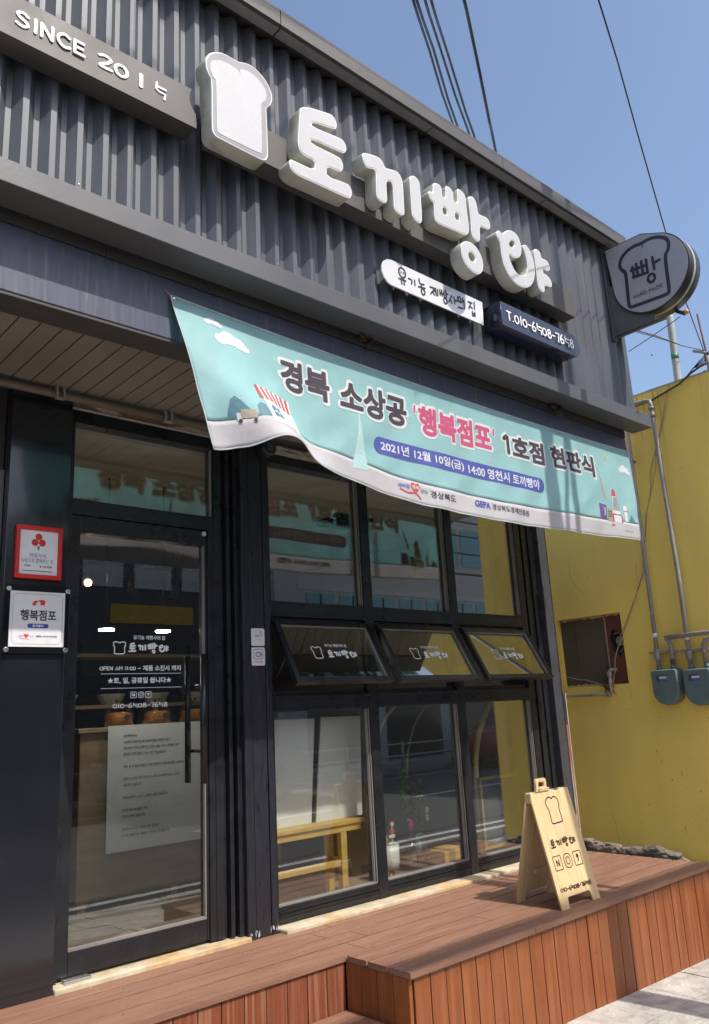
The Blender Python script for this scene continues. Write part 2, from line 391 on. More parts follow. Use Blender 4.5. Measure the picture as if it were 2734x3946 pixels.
# ------------------------------------------------------------------ logo outlines, traced from the sign, in facade metres
YF = -1.252
def tr(s, ox, oy, pts, y=YF):
    return [(p.x, p.z) for p in (atY(u, v, y) for u, v in crop(s, ox, oy, pts))]
A1 = (.3133, 1000, 380); A2 = (.2506, 1320, 560); A3 = (.213, 1580, 640); A4 = (.2068, 1830, 820); A5 = (.2632, 700, 180)
TO = tr(*A1, [(510,115),(545,105),(620,115),(720,145),(830,180),(890,205),(925,250),(945,310),(945,350),(930,378),(900,372),(645,286),(638,345),(985,488),(1030,520),(1060,580),(1065,630),(1045,668),(1010,668),(630,492),(626,552),(960,715),(1000,750),(1022,810),(1022,860),(1000,900),(970,895),(822,832),(820,958),(1080,1050),(1110,1085),(1130,1140),(1130,1190),(1110,1225),(1080,1225),(1000,1190),(700,1050),(500,960),(440,925),(400,885),(372,840),(365,790),(375,752),(400,757),(678,890),(680,765),(545,700),(500,650),(475,590),(470,520),(478,400),(492,200),(495,140)])
KK = tr(*A2, [(305,130),(330,118),(400,135),(500,165),(570,200),(610,250),(650,350),(720,370),(800,390),(860,430),(900,500),(922,580),(935,800),(945,1000),(945,1060),(920,1080),(870,1060),(820,1020),(790,970),(785,850),(768,562),(665,545),(675,700),(682,850),(665,880),(640,888),(590,870),(540,820),(520,770),(512,500),(505,372),(370,345),(340,300),(310,220),(303,150)])
KI = tr(*A2, [(1030,500),(1045,475),(1090,470),(1140,505),(1175,560),(1185,640),(1205,900),(1220,1130),(1210,1185),(1180,1200),(1130,1170),(1085,1110),(1065,1060),(1045,750),(1030,560)])
BB = tr(*A3, [(415,335),(430,312),(480,315),(540,350),(568,400),(572,560),(645,592),(642,380),(660,365),(700,380),(750,430),(775,490),(782,650),(862,685),(850,430),(865,415),(890,425),(950,470),(985,520),(1000,580),(1020,780),(1050,1000),(1062,1130),(1055,1210),(1020,1245),(960,1240),(800,1165),(600,1085),(500,1035),(460,990),(440,930),(430,660),(405,655),(350,570),(330,490),(340,460),(360,465),(412,487)])
BH1 = tr(*A3, [(580,735),(660,765),(670,908),(590,865)]); BH2 = tr(*A3, [(803,832),(887,868),(893,1010),(815,960)])
BA = tr(*A3, [(1055,570),(1080,548),(1130,560),(1180,620),(1205,720),(1230,870),(1300,900),(1390,940),(1430,1000),(1448,1080),(1435,1140),(1400,1150),(1340,1125),(1255,1082),(1265,1310),(1250,1355),(1220,1365),(1170,1330),(1125,1270),(1110,1200),(1095,950),(1065,700)])
NG = tr(*A3, [(920,1480),(925,1420),(960,1375),(1010,1360),(1100,1385),(1190,1460),(1260,1570),(1305,1690),(1322,1800),(1310,1890),(1270,1945),(1210,1958),(1130,1915),(1040,1830),(970,1720),(930,1600)])
NGH = tr(*A3, [(1048,1580),(1070,1552),(1110,1560),(1160,1610),(1180,1670),(1170,1730),(1140,1745),(1100,1720),(1060,1660)])
YO = tr(*A4, [(405,370),(430,330),(465,345),(495,390),(520,400),(560,350),(620,325),(700,345),(770,400),(820,480),(855,600),(865,700),(855,780),(820,830),(770,845),(710,830),(660,790),(628,762),(640,850),(680,960),(740,1080),(800,1150),(870,1178),(930,1165),(970,1110),(985,1020),(970,900),(935,760),(890,650),(890,610),(925,595),(970,620),(1020,700),(1070,830),(1105,980),(1115,1120),(1100,1250),(1050,1350),(980,1392),(890,1392),(780,1340),(680,1240),(590,1100),(530,950),(500,800),(470,560),(430,480),(408,430)])
YOH = tr(*A4, [(625,575),(660,515),(700,512),(735,550),(742,600),(720,645),(680,652),(645,620)])
YA = tr(*A4, [(1100,700),(1130,672),(1180,700),(1220,760),(1240,850),(1300,875),(1360,920),(1392,1000),(1390,1070),(1365,1088),(1330,1075),(1260,1042),(1275,1130),(1340,1165),(1390,1220),(1430,1300),(1430,1370),(1400,1390),(1350,1370),(1288,1352),(1300,1420),(1290,1475),(1260,1480),(1220,1450),(1185,1390),(1165,1290),(1135,1000),(1105,780)])
BREAD = tr(*A5, [(345,200),(360,150),(400,105),(460,85),(560,88),(660,130),(760,190),(830,230),(900,238),(1000,270),(1100,350),(1200,460),(1270,580),(1315,700),(1322,780),(1300,840),(1265,880),(1230,895),(1238,1000),(1255,1500),(1258,1600),(1240,1655),(1200,1668),(1130,1640),(560,1350),(490,1310),(450,1250),(440,1180),(435,480),(400,420),(355,310)])
BREADI = tr(*A5, [(418,250),(440,205),(490,190),(590,200),(700,255),(800,320),(840,360),(862,410),(850,325),(920,335),(1010,375),(1100,450),(1200,570),(1240,660),(1245,740),(1220,800),(1165,822),(1168,1000),(1180,1560),(1140,1557),(560,1275),(525,1240),(515,1180),(505,490),(460,440),(425,350)], -1.258)
LOGO = [[TO], [KK], [KI], [BB, BH1, BH2], [BA], [NG, NGH], [YO, YOH], [YA]]
def logo_bm(x0, x1, z0, z1, off=0.0, which=None):
    """small flat copy of the four-syllable logo"""
    ls = LOGO if which is None else [LOGO[i] for i in which]
    allp = [p for g in ls for l in g for p in l]
    ax, bx = min(p[0] for p in allp), max(p[0] for p in allp); az, bz = min(p[1] for p in allp), max(p[1] for p in allp)
    f = lambda p: (x0+(p[0]-ax)/(bx-ax)*(x1-x0), z0+(p[1]-az)/(bz-az)*(z1-z0))
    bs = [curve_mesh([chaikin([f(p) for p in l], 1) for l in g], offset=off) for g in ls]
    return merge(*bs)
def bread_ring(x0, x1, z0, z1, wd, smile=True):
    pts = [(0.0, .93), (.03, .98), (.2, 1.0), (.38, .97), (.5, .9), (.62, .97), (.8, 1.0), (.97, .97), (1.02, .82), (1.0, .68), (.93, .6), (.93, .3), (.94, .03), (.5, .0), (.06, .03), (.07, .3), (.07, .6), (0, .68), (-.03, .82)]
    p = chaikin([(x0+q[0]*(x1-x0), z0+q[1]*(z1-z0)) for q in pts], 2)
    b = bmesh.new(); ribbon(b, p, wd, 0, True); return b
SUB = "유기농 제빵사의 집"

# ================================================================== SETTING: ground, street
def ground():
    q = MB()
    # pavement falls gently to the right; paving flags with open joints in front of the deck
    def gz(x): return -0.01 - 0.03*(x-2.6) if x > 2.6 else -0.01
    q.quad((-300, -3.3, -.17), (300, -3.3, -.17), (300, 300, -.17), (-300, 300, -.17))
    o = q.build('ground', M_CONC); tag(o, kind='structure')
    m = mat('paving_flag', (0.44, 0.41, 0.37), 0.88, var=.22, scale=3, bump=.8, bscale=50, col2=(.34, .31, .27), fac=.9, fscale=11, flo=.48, fhi=.62, spots=(.12, .11, .09))
    p = MB(); y = -1.06; r = 0
    while y > -3.3:
        x = -3 + (0.2 if r % 2 else 0)
        while x < 9:
            g0, g1 = gz(x+.003), gz(x+.397)
            vs = p.box(x+.003, x+.397, y-.297, y-.003, -.15, 0)
            h = random.uniform(-.002, .002)
            for v in vs:
                if v.co.z > -.1: v.co.z = gz(v.co.x) + h
            x += .4
        y -= .3; r += 1
    o = p.build('pavement', m, bevel=.004); tag(o, kind='structure')
    k = MB()
    for i in range(40): k.box(-14+i, -13.01+i, -3.5, -3.365, -.3, -.04)
    tag(k.build('kerb', M_CONC, bevel=.012), kind='structure')
    a = MB(); a.quad((-300, -12.5, -.16), (300, -12.5, -.16), (300, -3.5, -.16), (-300, -3.5, -.16))
    tag(a.build('road', M_ASPH), kind='structure')
    l = MB()
    for i in range(12): l.quad((-8+i*5, -8.0, -.155), (-5+i*5, -8.0, -.155), (-5+i*5, -7.87, -.155), (-8+i*5, -7.87, -.155))
    l.quad((-20, -4.35, -.155), (60, -4.35, -.155), (60, -4.22, -.155), (-20, -4.22, -.155))
    l.quad((-20, -11.6, -.155), (60, -11.6, -.155), (60, -11.48, -.155), (-20, -11.48, -.155))
    tag(l.build('road_marking', mat('worn_marking', (.42, .42, .40), .8, var=.3, scale=9)), kind='structure')
    f = MB(); f.box(-300, 300, -300, -12.5, -.4, -.03); tag(f.build('far_pavement', mat('far_paving', (.20, .19, .18), .9, var=.2)), kind='structure')
ground()

# ================================================================== THE SHOP
shop = thing('shop_building', 'black and grey single storey bakery with corrugated metal fascia and glazed front', 'building', (3.3, 0, 0))
# --- corrugated cladding: outer ribs y=-1.06, troughs y=-1.024, period .11
q = MB(); X0 = -.75; x = X0; prof = []
while x < 5.43:
    prof += [(x, -1.06), (x+.024, -1.06), (x+.056, -1.024), (x+.078, -1.024)]; x += .11
prof = [(a, b) for a, b in prof if a < 5.44] + [(5.44, -1.06), (5.466, -1.06), (5.466, -.2)]
for a, b in zip(prof, prof[1:]):
    q.quad((a[0], a[1], 3.56), (b[0], b[1], 3.56), (b[0], b[1], 4.97), (a[0], a[1], 4.97))
# give the sheet a back so that it is a solid wall
q.box(-.75, 5.40, -1.0, -.3, 3.62, 4.95)
q.build('corrugated_cladding', M_CLAD, shop)
# tiny rivets
q = MB()
for i in range(16):
    k = 8+i*3; q = MB(); q.lathe([(.004, 0), (.003, -.003)], (X0+.012+k*.11, -1.06, (3.66, 4.9, 3.64)[i % 3]), 8, 'y'); q.build('rivet', M_STEEL, shop)
for k in (10, 19, 28, 37, 46, 55):
    boxo('sheet_lap', M_BEAM, shop, X0+k*.11+.0185, X0+k*.11+.0235, -1.0618, -1.0604, 3.60, 4.95)
# --- coping
q = MB()
for a, b in ((-.75, .88), (.885, 2.10), (2.105, 3.92), (3.925, 5.475)):
    q.box(a, b, -1.18, -.2, 5.035, 5.055); q.box(a, b, -1.18, -1.16, 4.956, 5.035)
q.build('roof_coping', M_BAND, shop, bevel=.002)
q = MB()
for a, b in ((-.75, .99), (1.0, 2.115), (2.125, 3.27), (3.28, 4.44), (4.45, 5.45)):
    q.box(a, b, -1.148, -1.088, 4.968, 4.99)
q.build('coping_underside_strip', mat('strip_grey', (.30, .29, .30), .4), shop)
boxo('coping_core', M_UNDER, shop, -.75, 5.44, -1.155, -.3, 4.992, 5.033)
# --- ledge beam
boxo('ledge_beam', M_BEAM, shop, -1.5, 5.56, -1.125, -.965, 3.5, 3.598, bevel=.003)
boxo('ledge_top', M_BEAM, shop, -1.5, 5.555, -.9645, -.90, 3.56, 3.60)
q = MB(); 
for a, b in ((-1.5, 1.30), (1.303, 2.6), (2.603, 4.0), (4.003, 5.45)): q.box(a, b, -.958, -.85, 3.45, 3.558)
q.build('shadow_gap_board', M_UNDER, shop)
# --- navy fascia beam
boxo('lower_fascia_beam', M_NAVY, shop, -1.5, 5.46, -.95, -.80, 3.163, 3.448, bevel=.004)
q = MB(); q.box(-1.5, 5.455, -.946, -.80, 3.150, 3.161); q.build('fascia_underside', M_UNDER, shop)
# --- soffit slats
q = MB(); x = -1.5
while x < 5.45:
    q.box(x, x+.084, -.798, -.14, 3.172, 3.19); x += .0905
q.build('soffit', M_SOFF, shop, bevel=.002)
boxo('soffit_back', M_UNDER, shop, -1.5, 5.45, -.80, .1, 3.192, 3.22)
# --- rail and clips
q = MB(); q.tube([(-1.5, -.155, 3.135), (2.52, -.155, 3.135)], .021, 10); q.build('soffit_rail', M_RAIL, shop)
for cx in (.83, 1.44, 2.03):
    q = MB(); q.box(cx-.022, cx-.012, -.185, -.16, 3.115, 3.17); q.box(cx+.012, cx+.022, -.185, -.16, 3.115, 3.17); q.box(cx-.022, cx+.022, -.186, -.161, 3.104, 3.114)
    q.build('rail_clip', M_PIPE, shop)
# --- trim above openings
boxo('timber_trim', M_TRIM, shop, 1.547, 2.45, -.035, .05, 3.137, 3.171, bevel=.003)
boxo('white_trim', M_PALE, shop, 1.547, 2.45, -.04, .04, 3.128, 3.1355)
boxo('timber_trim', M_TRIM, shop, 2.76, 5.2, -.035, .05, 3.137, 3.171, bevel=.003)
boxo('white_trim', M_PALE, shop, 2.76, 5.2, -.04, .04, 3.112, 3.1355)
# --- left pillar and what stands left of it
boxo('pillar', M_PIL, shop, 1.25, 1.545, -.08, .12, .44, 3.17, bevel=.003)
boxo('side_panel', mat('grey_panel', (.10, .105, .11), .35, var=.1), shop, .55, 1.247, -.02, .12, .44, 2.75)
boxo('side_wall', M_UNDER, shop, -1.5, 1.247, -.0, .12, 2.753, 3.17)
boxo('side_wall_low', M_PIL, shop, -1.5, .547, -.02, .12, -.1, 2.75)
# --- column between door and windows, with its grooves
q = MB()
q.box(2.398, 2.447, -.03, .06, .468, 3.128)
q.box(2.449, 2.470, -.012, .06, .46, 3.128); q.box(2.472, 2.495, -.045, .06, .46, 3.128); q.box(2.497, 2.515, -.02, .06, .46, 3.128)
q.box(2.517, 2.545, -.055, .06, .44, 3.15)
q.build('door_jamb', M_BLK, shop, bevel=.002)
q = MB(); q.box(2.547, 2.598, -.085, .06, .44, 3.15); q.box(2.602, 2.696, -.08, .06, .44, 3.15); q.box(2.700, 2.735, -.083, .06, .44, 3.15); q.box(2.737, 2.750, -.06, .06, .44, 3.15)
q.build('column', M_COLU, shop, bevel=.004)
q = MB()
for i in range(15):
    xx = random.choice((2.56, 2.595, 2.61, 2.69, 2.705, 2.73))+random.uniform(-.008, .008); yy = -.0855 if xx < 2.6 else (-.0805 if xx < 2.698 else -.0835); h = random.uniform(.006, .035); z0 = .442 + random.uniform(0, .03); ww = random.uniform(.002, .007)
    q.quad((xx, yy-.0006, z0), (xx+ww, yy-.0006, z0+random.uniform(0, .01)), (xx+ww*.7, yy-.0006, z0+h), (xx+ww*.2, yy-.0006, z0+h*.7))
q.build('peeling_paint', mat('paint_chip', (.5, .5, .5), .7), shop)
# --- sill
q = MB(); q.box(1.545, 2.56, -.10, .05, .40, .462); q.box(2.752, 5.30, -.14, .05, .40, .458)
o = q.build('sill', M_SILL, shop, bevel=.006)
# ------------------------------------------------------------------ door
door = boxo('door', M_BLK, shop, 1.585, 1.63, -.02, .04, .48, 2.572, bevel=.002)
def sub(o): return attach(o, shop) and o
q = MB(); q.box(2.345, 2.358, -.021, .04, .48, 2.572); q.box(1.631, 2.344, -.02, .04, .48, .577); q.box(1.631, 2.344, -.02, .04, 2.488, 2.572)
def subpart(o, par):
    o.parent = par; o.matrix_parent_inverse = Matrix.Translation(-(shop.location)) if False else (par.matrix_parent_inverse.inverted() if False else Matrix.Identity(4)); return o
def childof(o, par, root):
    """o's mesh is in world metres; par is a part of root built the same way"""
    o.parent = par; o.matrix_parent_inverse = Matrix.Identity(4) if root is None else Matrix.Identity(4)
    return o
o = q.build('door_rail', M_BLK, None, bevel=.002); childof(o, door, shop)
o = MB(); o.box(1.631, 2.344, .004, .010, .578, 2.487); o = o.build('door_glass', G_DOOR); childof(o, door, shop)
q = MB(); q.box(1.6315, 2.3435, -.018, .003, .5775, .589); q.box(2.337, 2.3435, -.018, .003, .590, 2.487); o = q.build('glazing_bead', M_BEAD); childof(o, door, shop)
q = MB(); q.lathe([(.014, 0), (.014, -.008), (.011, -.012)], (2.337, -.021, 2.554), 20, 'y'); o = q.build('lock', mat('lock_white', (.6, .58, .53), .3)); childof(o, door, shop)
for hy, hx in ((-.085, 2.292), ( .075, 2.292)):
    q = MB(); q.tube([(hx, hy, 1.23), (hx, hy, 1.885)], .016, 14)
    for z in (1.39, 1.72): q.tube([(hx, hy, z), (hx, .0 if hy < 0 else .02, z)], .009, 10)
    o = q.build('handle', M_BLK); childof(o, door, shop)
q = MB(); q.box(1.60, 1.72, -.075, -.022, .4625, .476); q.tube([(1.60, -.05, .47), (1.72, -.05, .47)], .008, 8); o = q.build('floor_hinge', M_STEEL, shop, bevel=.002)
# door frame and transom
q = MB(); q.box(1.547, 1.583, -.03, .05, .47, 3.127); q.box(1.584, 2.397, -.03, .05, 2.577, 2.655); q.box(1.584, 2.397, -.03, .05, 3.058, 3.127); q.box(2.36, 2.397, -.028, .05, .47, 2.576)
q.build('door_frame', M_BLK, shop, bevel=.002)
q = MB(); q.box(1.584, 2.397, .0, .006, 2.656, 3.057); q.build('transom_glass', G_WIN, shop)
q = MB(); q.box(2.385, 2.392, -.02, -.001, 2.656, 3.057); q.build('transom_bead', M_BEAD, shop)
# door lettering (vinyl on the glass)
FD = facade(.0032)
lt = lambda o: childof(o, door, shop)
lt(fin(logo_bm(1.909, 2.136, 1.893, 1.948, .0004), 'logo_lettering', M_STRK, None, FD))
lt(fin(bread_ring(1.829, 1.892, 1.889, 1.95, .005), 'loaf_emblem', M_STRK, None, FD))
lt(text_on(SUB, 'lettering', M_STRK, None, 1.935, 2.114, 1.963, 1.985, FD, .02))
b = fit(pen("OPEN AM 11:00 ~", .16), 1.757, 1.975, 1.808, 1.829); lt(fin(b, 'lettering', M_STRK, None, FD))
lt(text_on("제품 소진시 까지", 'lettering', M_STRK, None, 1.99, 2.208, 1.805, 1.833, FD, .025))
lt(text_on("★토, 일, 공휴일 쉽니다★", 'lettering', M_STRK, None, 1.80, 2.153, 1.742, 1.773, FD, .025))
q = MB(); q.box(1.765, 2.211, .0012, .0035, 1.7905, 1.7925); q.box(1.765, 2.211, .0012, .0035, 1.7195, 1.7215); lt(q.build('rule_line', M_STRK))
lt(fin(fit(pen("010-6508-7658", .13), 1.829, 2.128, 1.622, 1.648), 'lettering', M_STRK, None, FD))
def icons(x0, x1, z0, z1, wd, m, fn, par):
    """three outlined square icons: N, camera, quotation mark"""
    wI = (x1-x0)*.27; gap = (x1-x0-3*wI)/2; b = bmesh.new()
    for i in range(3):
        a = x0+i*(wI+gap); r = [(a, z0), (a+wI, z0), (a+wI, z1), (a, z1)]
        p = chaikin(r, 3) if i == 1 else [((q0[0]*.97+q1[0]*.03), (q0[1]*.97+q1[1]*.03)) for k_ in range(4) for q0, q1 in ((r[k_], r[k_-1]), (r[k_], r[(k_+1) % 4]))]; ribbon(b, p, wd, .0002*i, True)
        cx, cz = a+wI/2, (z0+z1)/2; h = (z1-z0)
        if i == 1:
            ribbon(b, circ(cx, cz, wI*.26, h*.26, 16), wd, .0003, True); ribbon(b, [(cx+wI*.26, cz+h*.28), (cx+wI*.3, cz+h*.28)], wd, .0004)
        elif i == 0:
            for s in ([(cx-wI*.16, cz-h*.2), (cx-wI*.16, cz+h*.2)], [(cx-wI*.15, cz+h*.2), (cx+wI*.15, cz-h*.2)], [(cx+wI*.16, cz-h*.2), (cx+wI*.16, cz+h*.2)]): ribbon(b, s, wd*1.5, .0004+.0001*random.random())
        else:
            ribbon(b, [(cx-.02*wI, cz+h*.16), (cx+.02*wI, cz+h*.16)], wI*.3, .0004); ribbon(b, [(cx+wI*.1, cz+h*.1), (cx+wI*.05, cz-h*.1), (cx-wI*.08, cz-h*.22)], wI*.1, .0006)
    return fin(b, 'icon_row', m, par, fn)
lt(icons(1.925, 2.037, 1.672, 1.70, .0025, M_STRK, FD, None))

# ------------------------------------------------------------------ windows: frame grid
XS = [(2.785, 3.525), (3.60, 4.362), (4.44, 5.20)]
q = MB()
q.box(2.752, 2.785, -.03, .06, .458, 3.11)
q.box(5.20, 5.268, -.03, .06, .458, 3.11)
q.box(3.525, 3.60, -.032, .06, .458, 3.11); q.box(4.362, 4.44, -.032, .06, .458, 3.11)
for a, b in XS:
    e = .0005
    q.box(a+e, b-e, -.03, .06, .470, .547); q.box(a+e, b-e, -.03, .06, 1.565, 1.655); q.box(a+e, b-e, -.03, .06, 2.112, 2.202); q.box(a+e, b-e, -.03, .06, 3.052, 3.11)
    for z in (1.572, 1.64, 2.12, 2.192, .50, .52): q.box(a+e, b-e, -.038, -.0305, z, z+.008)
q.build('window_frame', M_BLK, shop, bevel=.002)
q = MB(); q.box(2.752, 5.268, -.025, .05, .4585, .4695); q.build('frame_foot', M_BLK, shop)
for (a, b) in XS:
    for z0, z1 in ((.548, 1.564), (2.203, 3.051)):
        g = boxo('window_pane', G_WIN, shop, a+.001, b-.001, .004, .010, z0, z1)
        q = MB(); q.box(b-.010, b-.003, -.022, .003, z0+.002, z1-.002); q.box(b-.024, b-.018, -.018, .0, z0+.012, z1-.002)
        if z0 < 1: q.box(a+.002, b-.012, -.022, .003, z0, z0+.01)
        q.build('glazing_bead', M_BEAD, shop)
# right corner pillar with grooves
q = MB()
for a, b, y in ((5.27, 5.292, -.01), (5.294, 5.33, -.03), (5.332, 5.375, -.02), (5.377, 5.42, -.035), (5.422, 5.452, -.022)): q.box(a, b, y, .08, .44, 3.15)
q.build('corner_jamb', M_BLK, shop, bevel=.002)
boxo('corner_column', mat('corner_grey', (.055, .058, .068), .3, var=.1, scale=6, col2=(.2, .2, .2), fac=.3, fscale=50, flo=.7, fhi=.76), shop, 5.454, 5.555, -.075, .4, .44, 3.15, bevel=.003)
boxo('corner_edge', M_BLK, shop, 5.557, 5.575, -.07, .4, .44, 3.15)
boxo('rusty_strip', mat('rust_board', (.26, .12, .08), .8, var=.25, scale=5, stretch=(3, 3, 1), col2=(.42, .38, .3), fac=.7, fscale=3, flo=.52, fhi=.6), shop, 5.577, 5.612, -.06, .05, .44, 1.36)
boxo('pale_strip', M_PALE, shop, 5.614, 5.622, -.065, .05, .42, 1.60)
# awning-hung sashes
def sash(i, a, b, label):
    t = thing('awning_window', label, 'window', (a, -.03, 2.085), 'open top hung windows in the middle row')
    ang = math.atan2(.206, .37); dn = Vector((0, -math.sin(ang), -math.cos(ang))); nn = Vector((0, -math.cos(ang), math.sin(ang)))
    W = b-a-.004; H = .42; bw = .032
    org = Vector((a+.002, -.036, 2.078))
    f = lambda u, v, c: org + Vector((u, 0, 0)) + dn*(H-v) + nn*c
    def bx(q, u0, u1, v0, v1, c0, c1):
        vs = [q.b.verts.new(f(u, v, c)) for u in (u0, u1) for v in (v0, v1) for c in (c0, c1)]
        for k in ((0, 1, 3, 2), (4, 6, 7, 5), (0, 4, 5, 1), (2, 3, 7, 6), (0, 2, 6, 4), (1, 5, 7, 3)): q.b.faces.new([vs[j] for j in k])
    q = MB(); bx(q, 0, bw, 0, H, -.015, .02); bx(q, W-bw, W, 0, H, -.015, .02); bx(q, bw+.0005, W-bw-.0005, 0, bw, -.015, .02); bx(q, bw+.0005, W-bw-.0005, H-bw, H, -.015, .02)
    bx(q, -.006, W+.006, -.006, .006, .0205, .026); bx(q, -.006, .006, .0065, H, .0205, .026); bx(q, W-.006, W+.006, .0065, H, .0205, .026)
    q.build('sash_frame', M_BLK, t, bevel=.0015)
    q = MB(); bx(q, bw, W-bw, bw, H-bw, .0, .005); pane = q.build('sash_pane', G_WIN, t)
    q = MB(); bx(q, bw+.001, W-bw-.001, H-bw-.006, H-bw-.001, .006, .018); bx(q, W-bw-.006, W-bw-.001, bw+.001, H-bw-.007, .006, .018); bx(q, bw+.001, W-bw-.007, bw+.001, bw+.005, .006, .012); q.build('glazing_bead', M_BEAD, t)
    fn = lambda u, v, c: f(u, v, .0062+c)
    cx = W*.5
    childof(fin(logo_bm(cx-.055, cx+.175, .165, .225, .0004), 'logo_lettering', M_STRK, None, fn), pane, t)
    childof(fin(bread_ring(cx-.165, cx-.095, .165, .245, .005), 'loaf_emblem', M_STRK, None, fn), pane, t)
    childof(text_on(SUB, 'lettering', M_STRK, None, cx-.055, cx+.115, .245, .267, fn, .02), pane, t)
    for u in (.004, W-.004):
        q = MB(); p0 = f(u, H*.42, -.005); p1 = Vector((p0.x, -.02, p0.z-.13)); q.tube([p0, (p0+p1)/2+Vector((0, -.004, 0)), p1], .006, 8); q.tube([f(u, H-.01, -.012), Vector((p0.x, -.028, 2.10))], .006, 6)
        q.build('stay_arm', M_STEEL if False else M_BLK, t)
    return t
sash(0, *XS[0], 'open top hung window with white loaf logo, nearest the no smoking sticker')
sash(1, *XS[1], 'open top hung window with white loaf logo, middle one of the row of three')
sash(2, *XS[2], 'open top hung window with white loaf logo, next to the dark corner column by the yellow wall')
# rebates behind the open sashes
q = MB()
for a, b in XS: q.box(a+.001, a+.02, .0, .05, 1.656, 2.111); q.box(b-.02, b-.001, .0, .05, 1.656, 2.111); q.box(a+.021, b-.021, .0, .05, 2.085, 2.111); q.box(a+.021, b-.021, .0, .05, 1.656, 1.68)
q.build('sash_rebate', M_BLK, shop, bevel=.002)

# ------------------------------------------------------------------ deck
deck = thing('timber_deck', 'reddish brown painted timber deck with vertical stained side boards along the shopfront', 'deck', (3, -.6, 0))
q = MB(); rows = [(-.205, -.072), (-.348, -.212), (-.49, -.354), (-.66, -.496)]
for i, (a, b) in enumerate(rows):
    cut = [(-3.0, 1.1), (1.104, 2.83), (2.834, 4.3), (4.304, 5.58)] if i % 2 else [(-3.0, .4), (.404, 2.99), (2.994, 4.0), (4.004, 5.58)]
    for c, d in cut:
        q.box(c, d, a, b-.007, .414, .44)
        xx = max(c, -.2)+.06
        while xx < d-.04:
            for yy in (a+.03, b-.04): q.lathe([(.0045, 0), (.0045, .0006)], (xx+random.uniform(-.01, .01), yy+random.uniform(-.006, .006), .4401), 6)
            xx += .62
for i, (a, b) in enumerate([(-.80, -.664), (-.935, -.806), (-1.085, -.941)]):
    for c, d in ([(2.70, 4.2), (4.204, 5.58)] if i % 2 else [(2.70, 3.6), (3.604, 5.58)]): q.box(c, d, a, b-.007, .414, .44)
o = q.build('deck_top', [M_DECK, M_STEEL], deck, bevel=.003)
for f in o.data.polygons:
    if f.area < 1e-4 and len(f.vertices) != 4 or f.area < 3.2e-6: f.material_index = 1
q = MB(); x = 2.735
while x < 5.57:
    w_ = .104; q.box(x, x+w_-.006, -1.068+random.uniform(-.0015, .0015), -1.045, -.25, .412); [q.lathe([(.003, 0), (.003, -.001)], (x+dx, -1.0702, zz+random.uniform(-.006, .006)), 6, 'y') for dx in (.03, .07) for zz in (.37, .10)]; x += w_
q.build('front_boards', M_CLADW, deck, bevel=.003)
q = MB(); x = 2.701; w_ = .113
while x > -3: q.box(x-w_+.004, x, -.648, -.625, -.2, .412); x -= w_
q.build('low_front_boards', mat('grooved_board', (.20, .055, .022), .55, var=.2, scale=5, stretch=(60, 60, 1), bump=.35, bscale=12, col2=(.34, .17, .1), fac=.6, fscale=.8), deck, bevel=.003)
q = MB(); y = -.65
for k in range(4): q.box(2.706, 2.728, y-.1045+.004, y, -.2, .412); y -= .1045
q.build('return_boards', M_CLADW, deck, bevel=.003)
q = MB(); q.box(-3, 2.70, -.62, -.08, -.2, .40); q.box(2.735, 5.55, -1.04, -.08, -.2, .40); q.build('deck_core', M_GAP, deck)
st = thing('timber_step', 'low reddish timber step at the foot of the deck near the bottom edge', 'step', (1.5, -.8, 0))
q = MB()
for a, b in ((-.79, -.655), (-.925, -.795), (-1.06, -.93)): q.box(-3, 2.695, a+.002, b-.002, .188, .212)
q.build('tread', M_DECK, st, bevel=.003)
boxo('riser', M_CLADW, st, -3, 2.69, -1.05, -1.03, -.2, .186)

# ================================================================== SIGNS
def solid(loops, y_front, y_back, bev=.003, off=0.0, it=1):
    h = (y_back-y_front)/2 - bev
    b = curve_mesh([chaikin(l, it) for l in loops], extrude=h, bevel=bev, offset=off)
    return b, (y_front+y_back)/2
def letter(loops, label, name='sign_letter', face=M_FACE):
    xs = [p[0] for p in loops[0]]; zs = [p[1] for p in loops[0]]
    t = thing(name, label, 'sign letter', (sum(xs)/len(xs), -1.17, min(zs)), 'raised letters of the shop sign')
    b, yc = solid(loops, -1.250, -1.169, .002); fin(b, 'letter_body', M_LET, t, lambda a, c, d: Vector((a, yc-d, c)))
    # bright trim: a thin ring proud of the body, and the face set in it
    b, yc2 = solid(loops, -1.256, -1.2505, .0012); fin(b, 'letter_trim', M_RIM, t, lambda a, c, d: Vector((a, yc2-d, c)))
    def inset(l, d, hole):
        n = len(l); out = []
        ar = sum(l[i][0]*l[(i+1) % n][1]-l[(i+1) % n][0]*l[i][1] for i in range(n)); s = 1 if ar > 0 else -1
        if hole: s = -s
        for i in range(n):
            a, p, c = Vector(l[i-1]), Vector(l[i]), Vector(l[(i+1) % n])
            e1 = (p-a).normalized(); e2 = (c-p).normalized(); nn = Vector((-(e1+e2).y, (e1+e2).x)); 
            if nn.length < 1e-6: out.append(l[i]); continue
            nn.normalize(); k = max(.5, nn.dot(Vector((-e1.y, e1.x)))); q_ = p + nn*s*d/k
            out.append((q_.x, q_.y))
        return out
    lp = [inset(l, .0055, i > 0) for i, l in enumerate(loops)]
    b = curve_mesh([chaikin(l, 1) for l in lp], extrude=.0008); fin(b, 'letter_face', face, t, lambda a, c, d: Vector((a, -1.2572-d, c)))
    return t
letter([TO], 'large white raised syllable with three stacked bars, just right of the white loaf sign')
letter([KK], 'white raised double consonant with two hooked legs, second piece after the loaf sign')
letter([KI], 'narrow white raised upright bar between the two hooked legs and the comb shaped letter')
letter([BB, BH1, BH2], 'white raised comb shaped letter with two small square holes')
letter([BA], 'white raised upright with one short arm, above the ring letter')
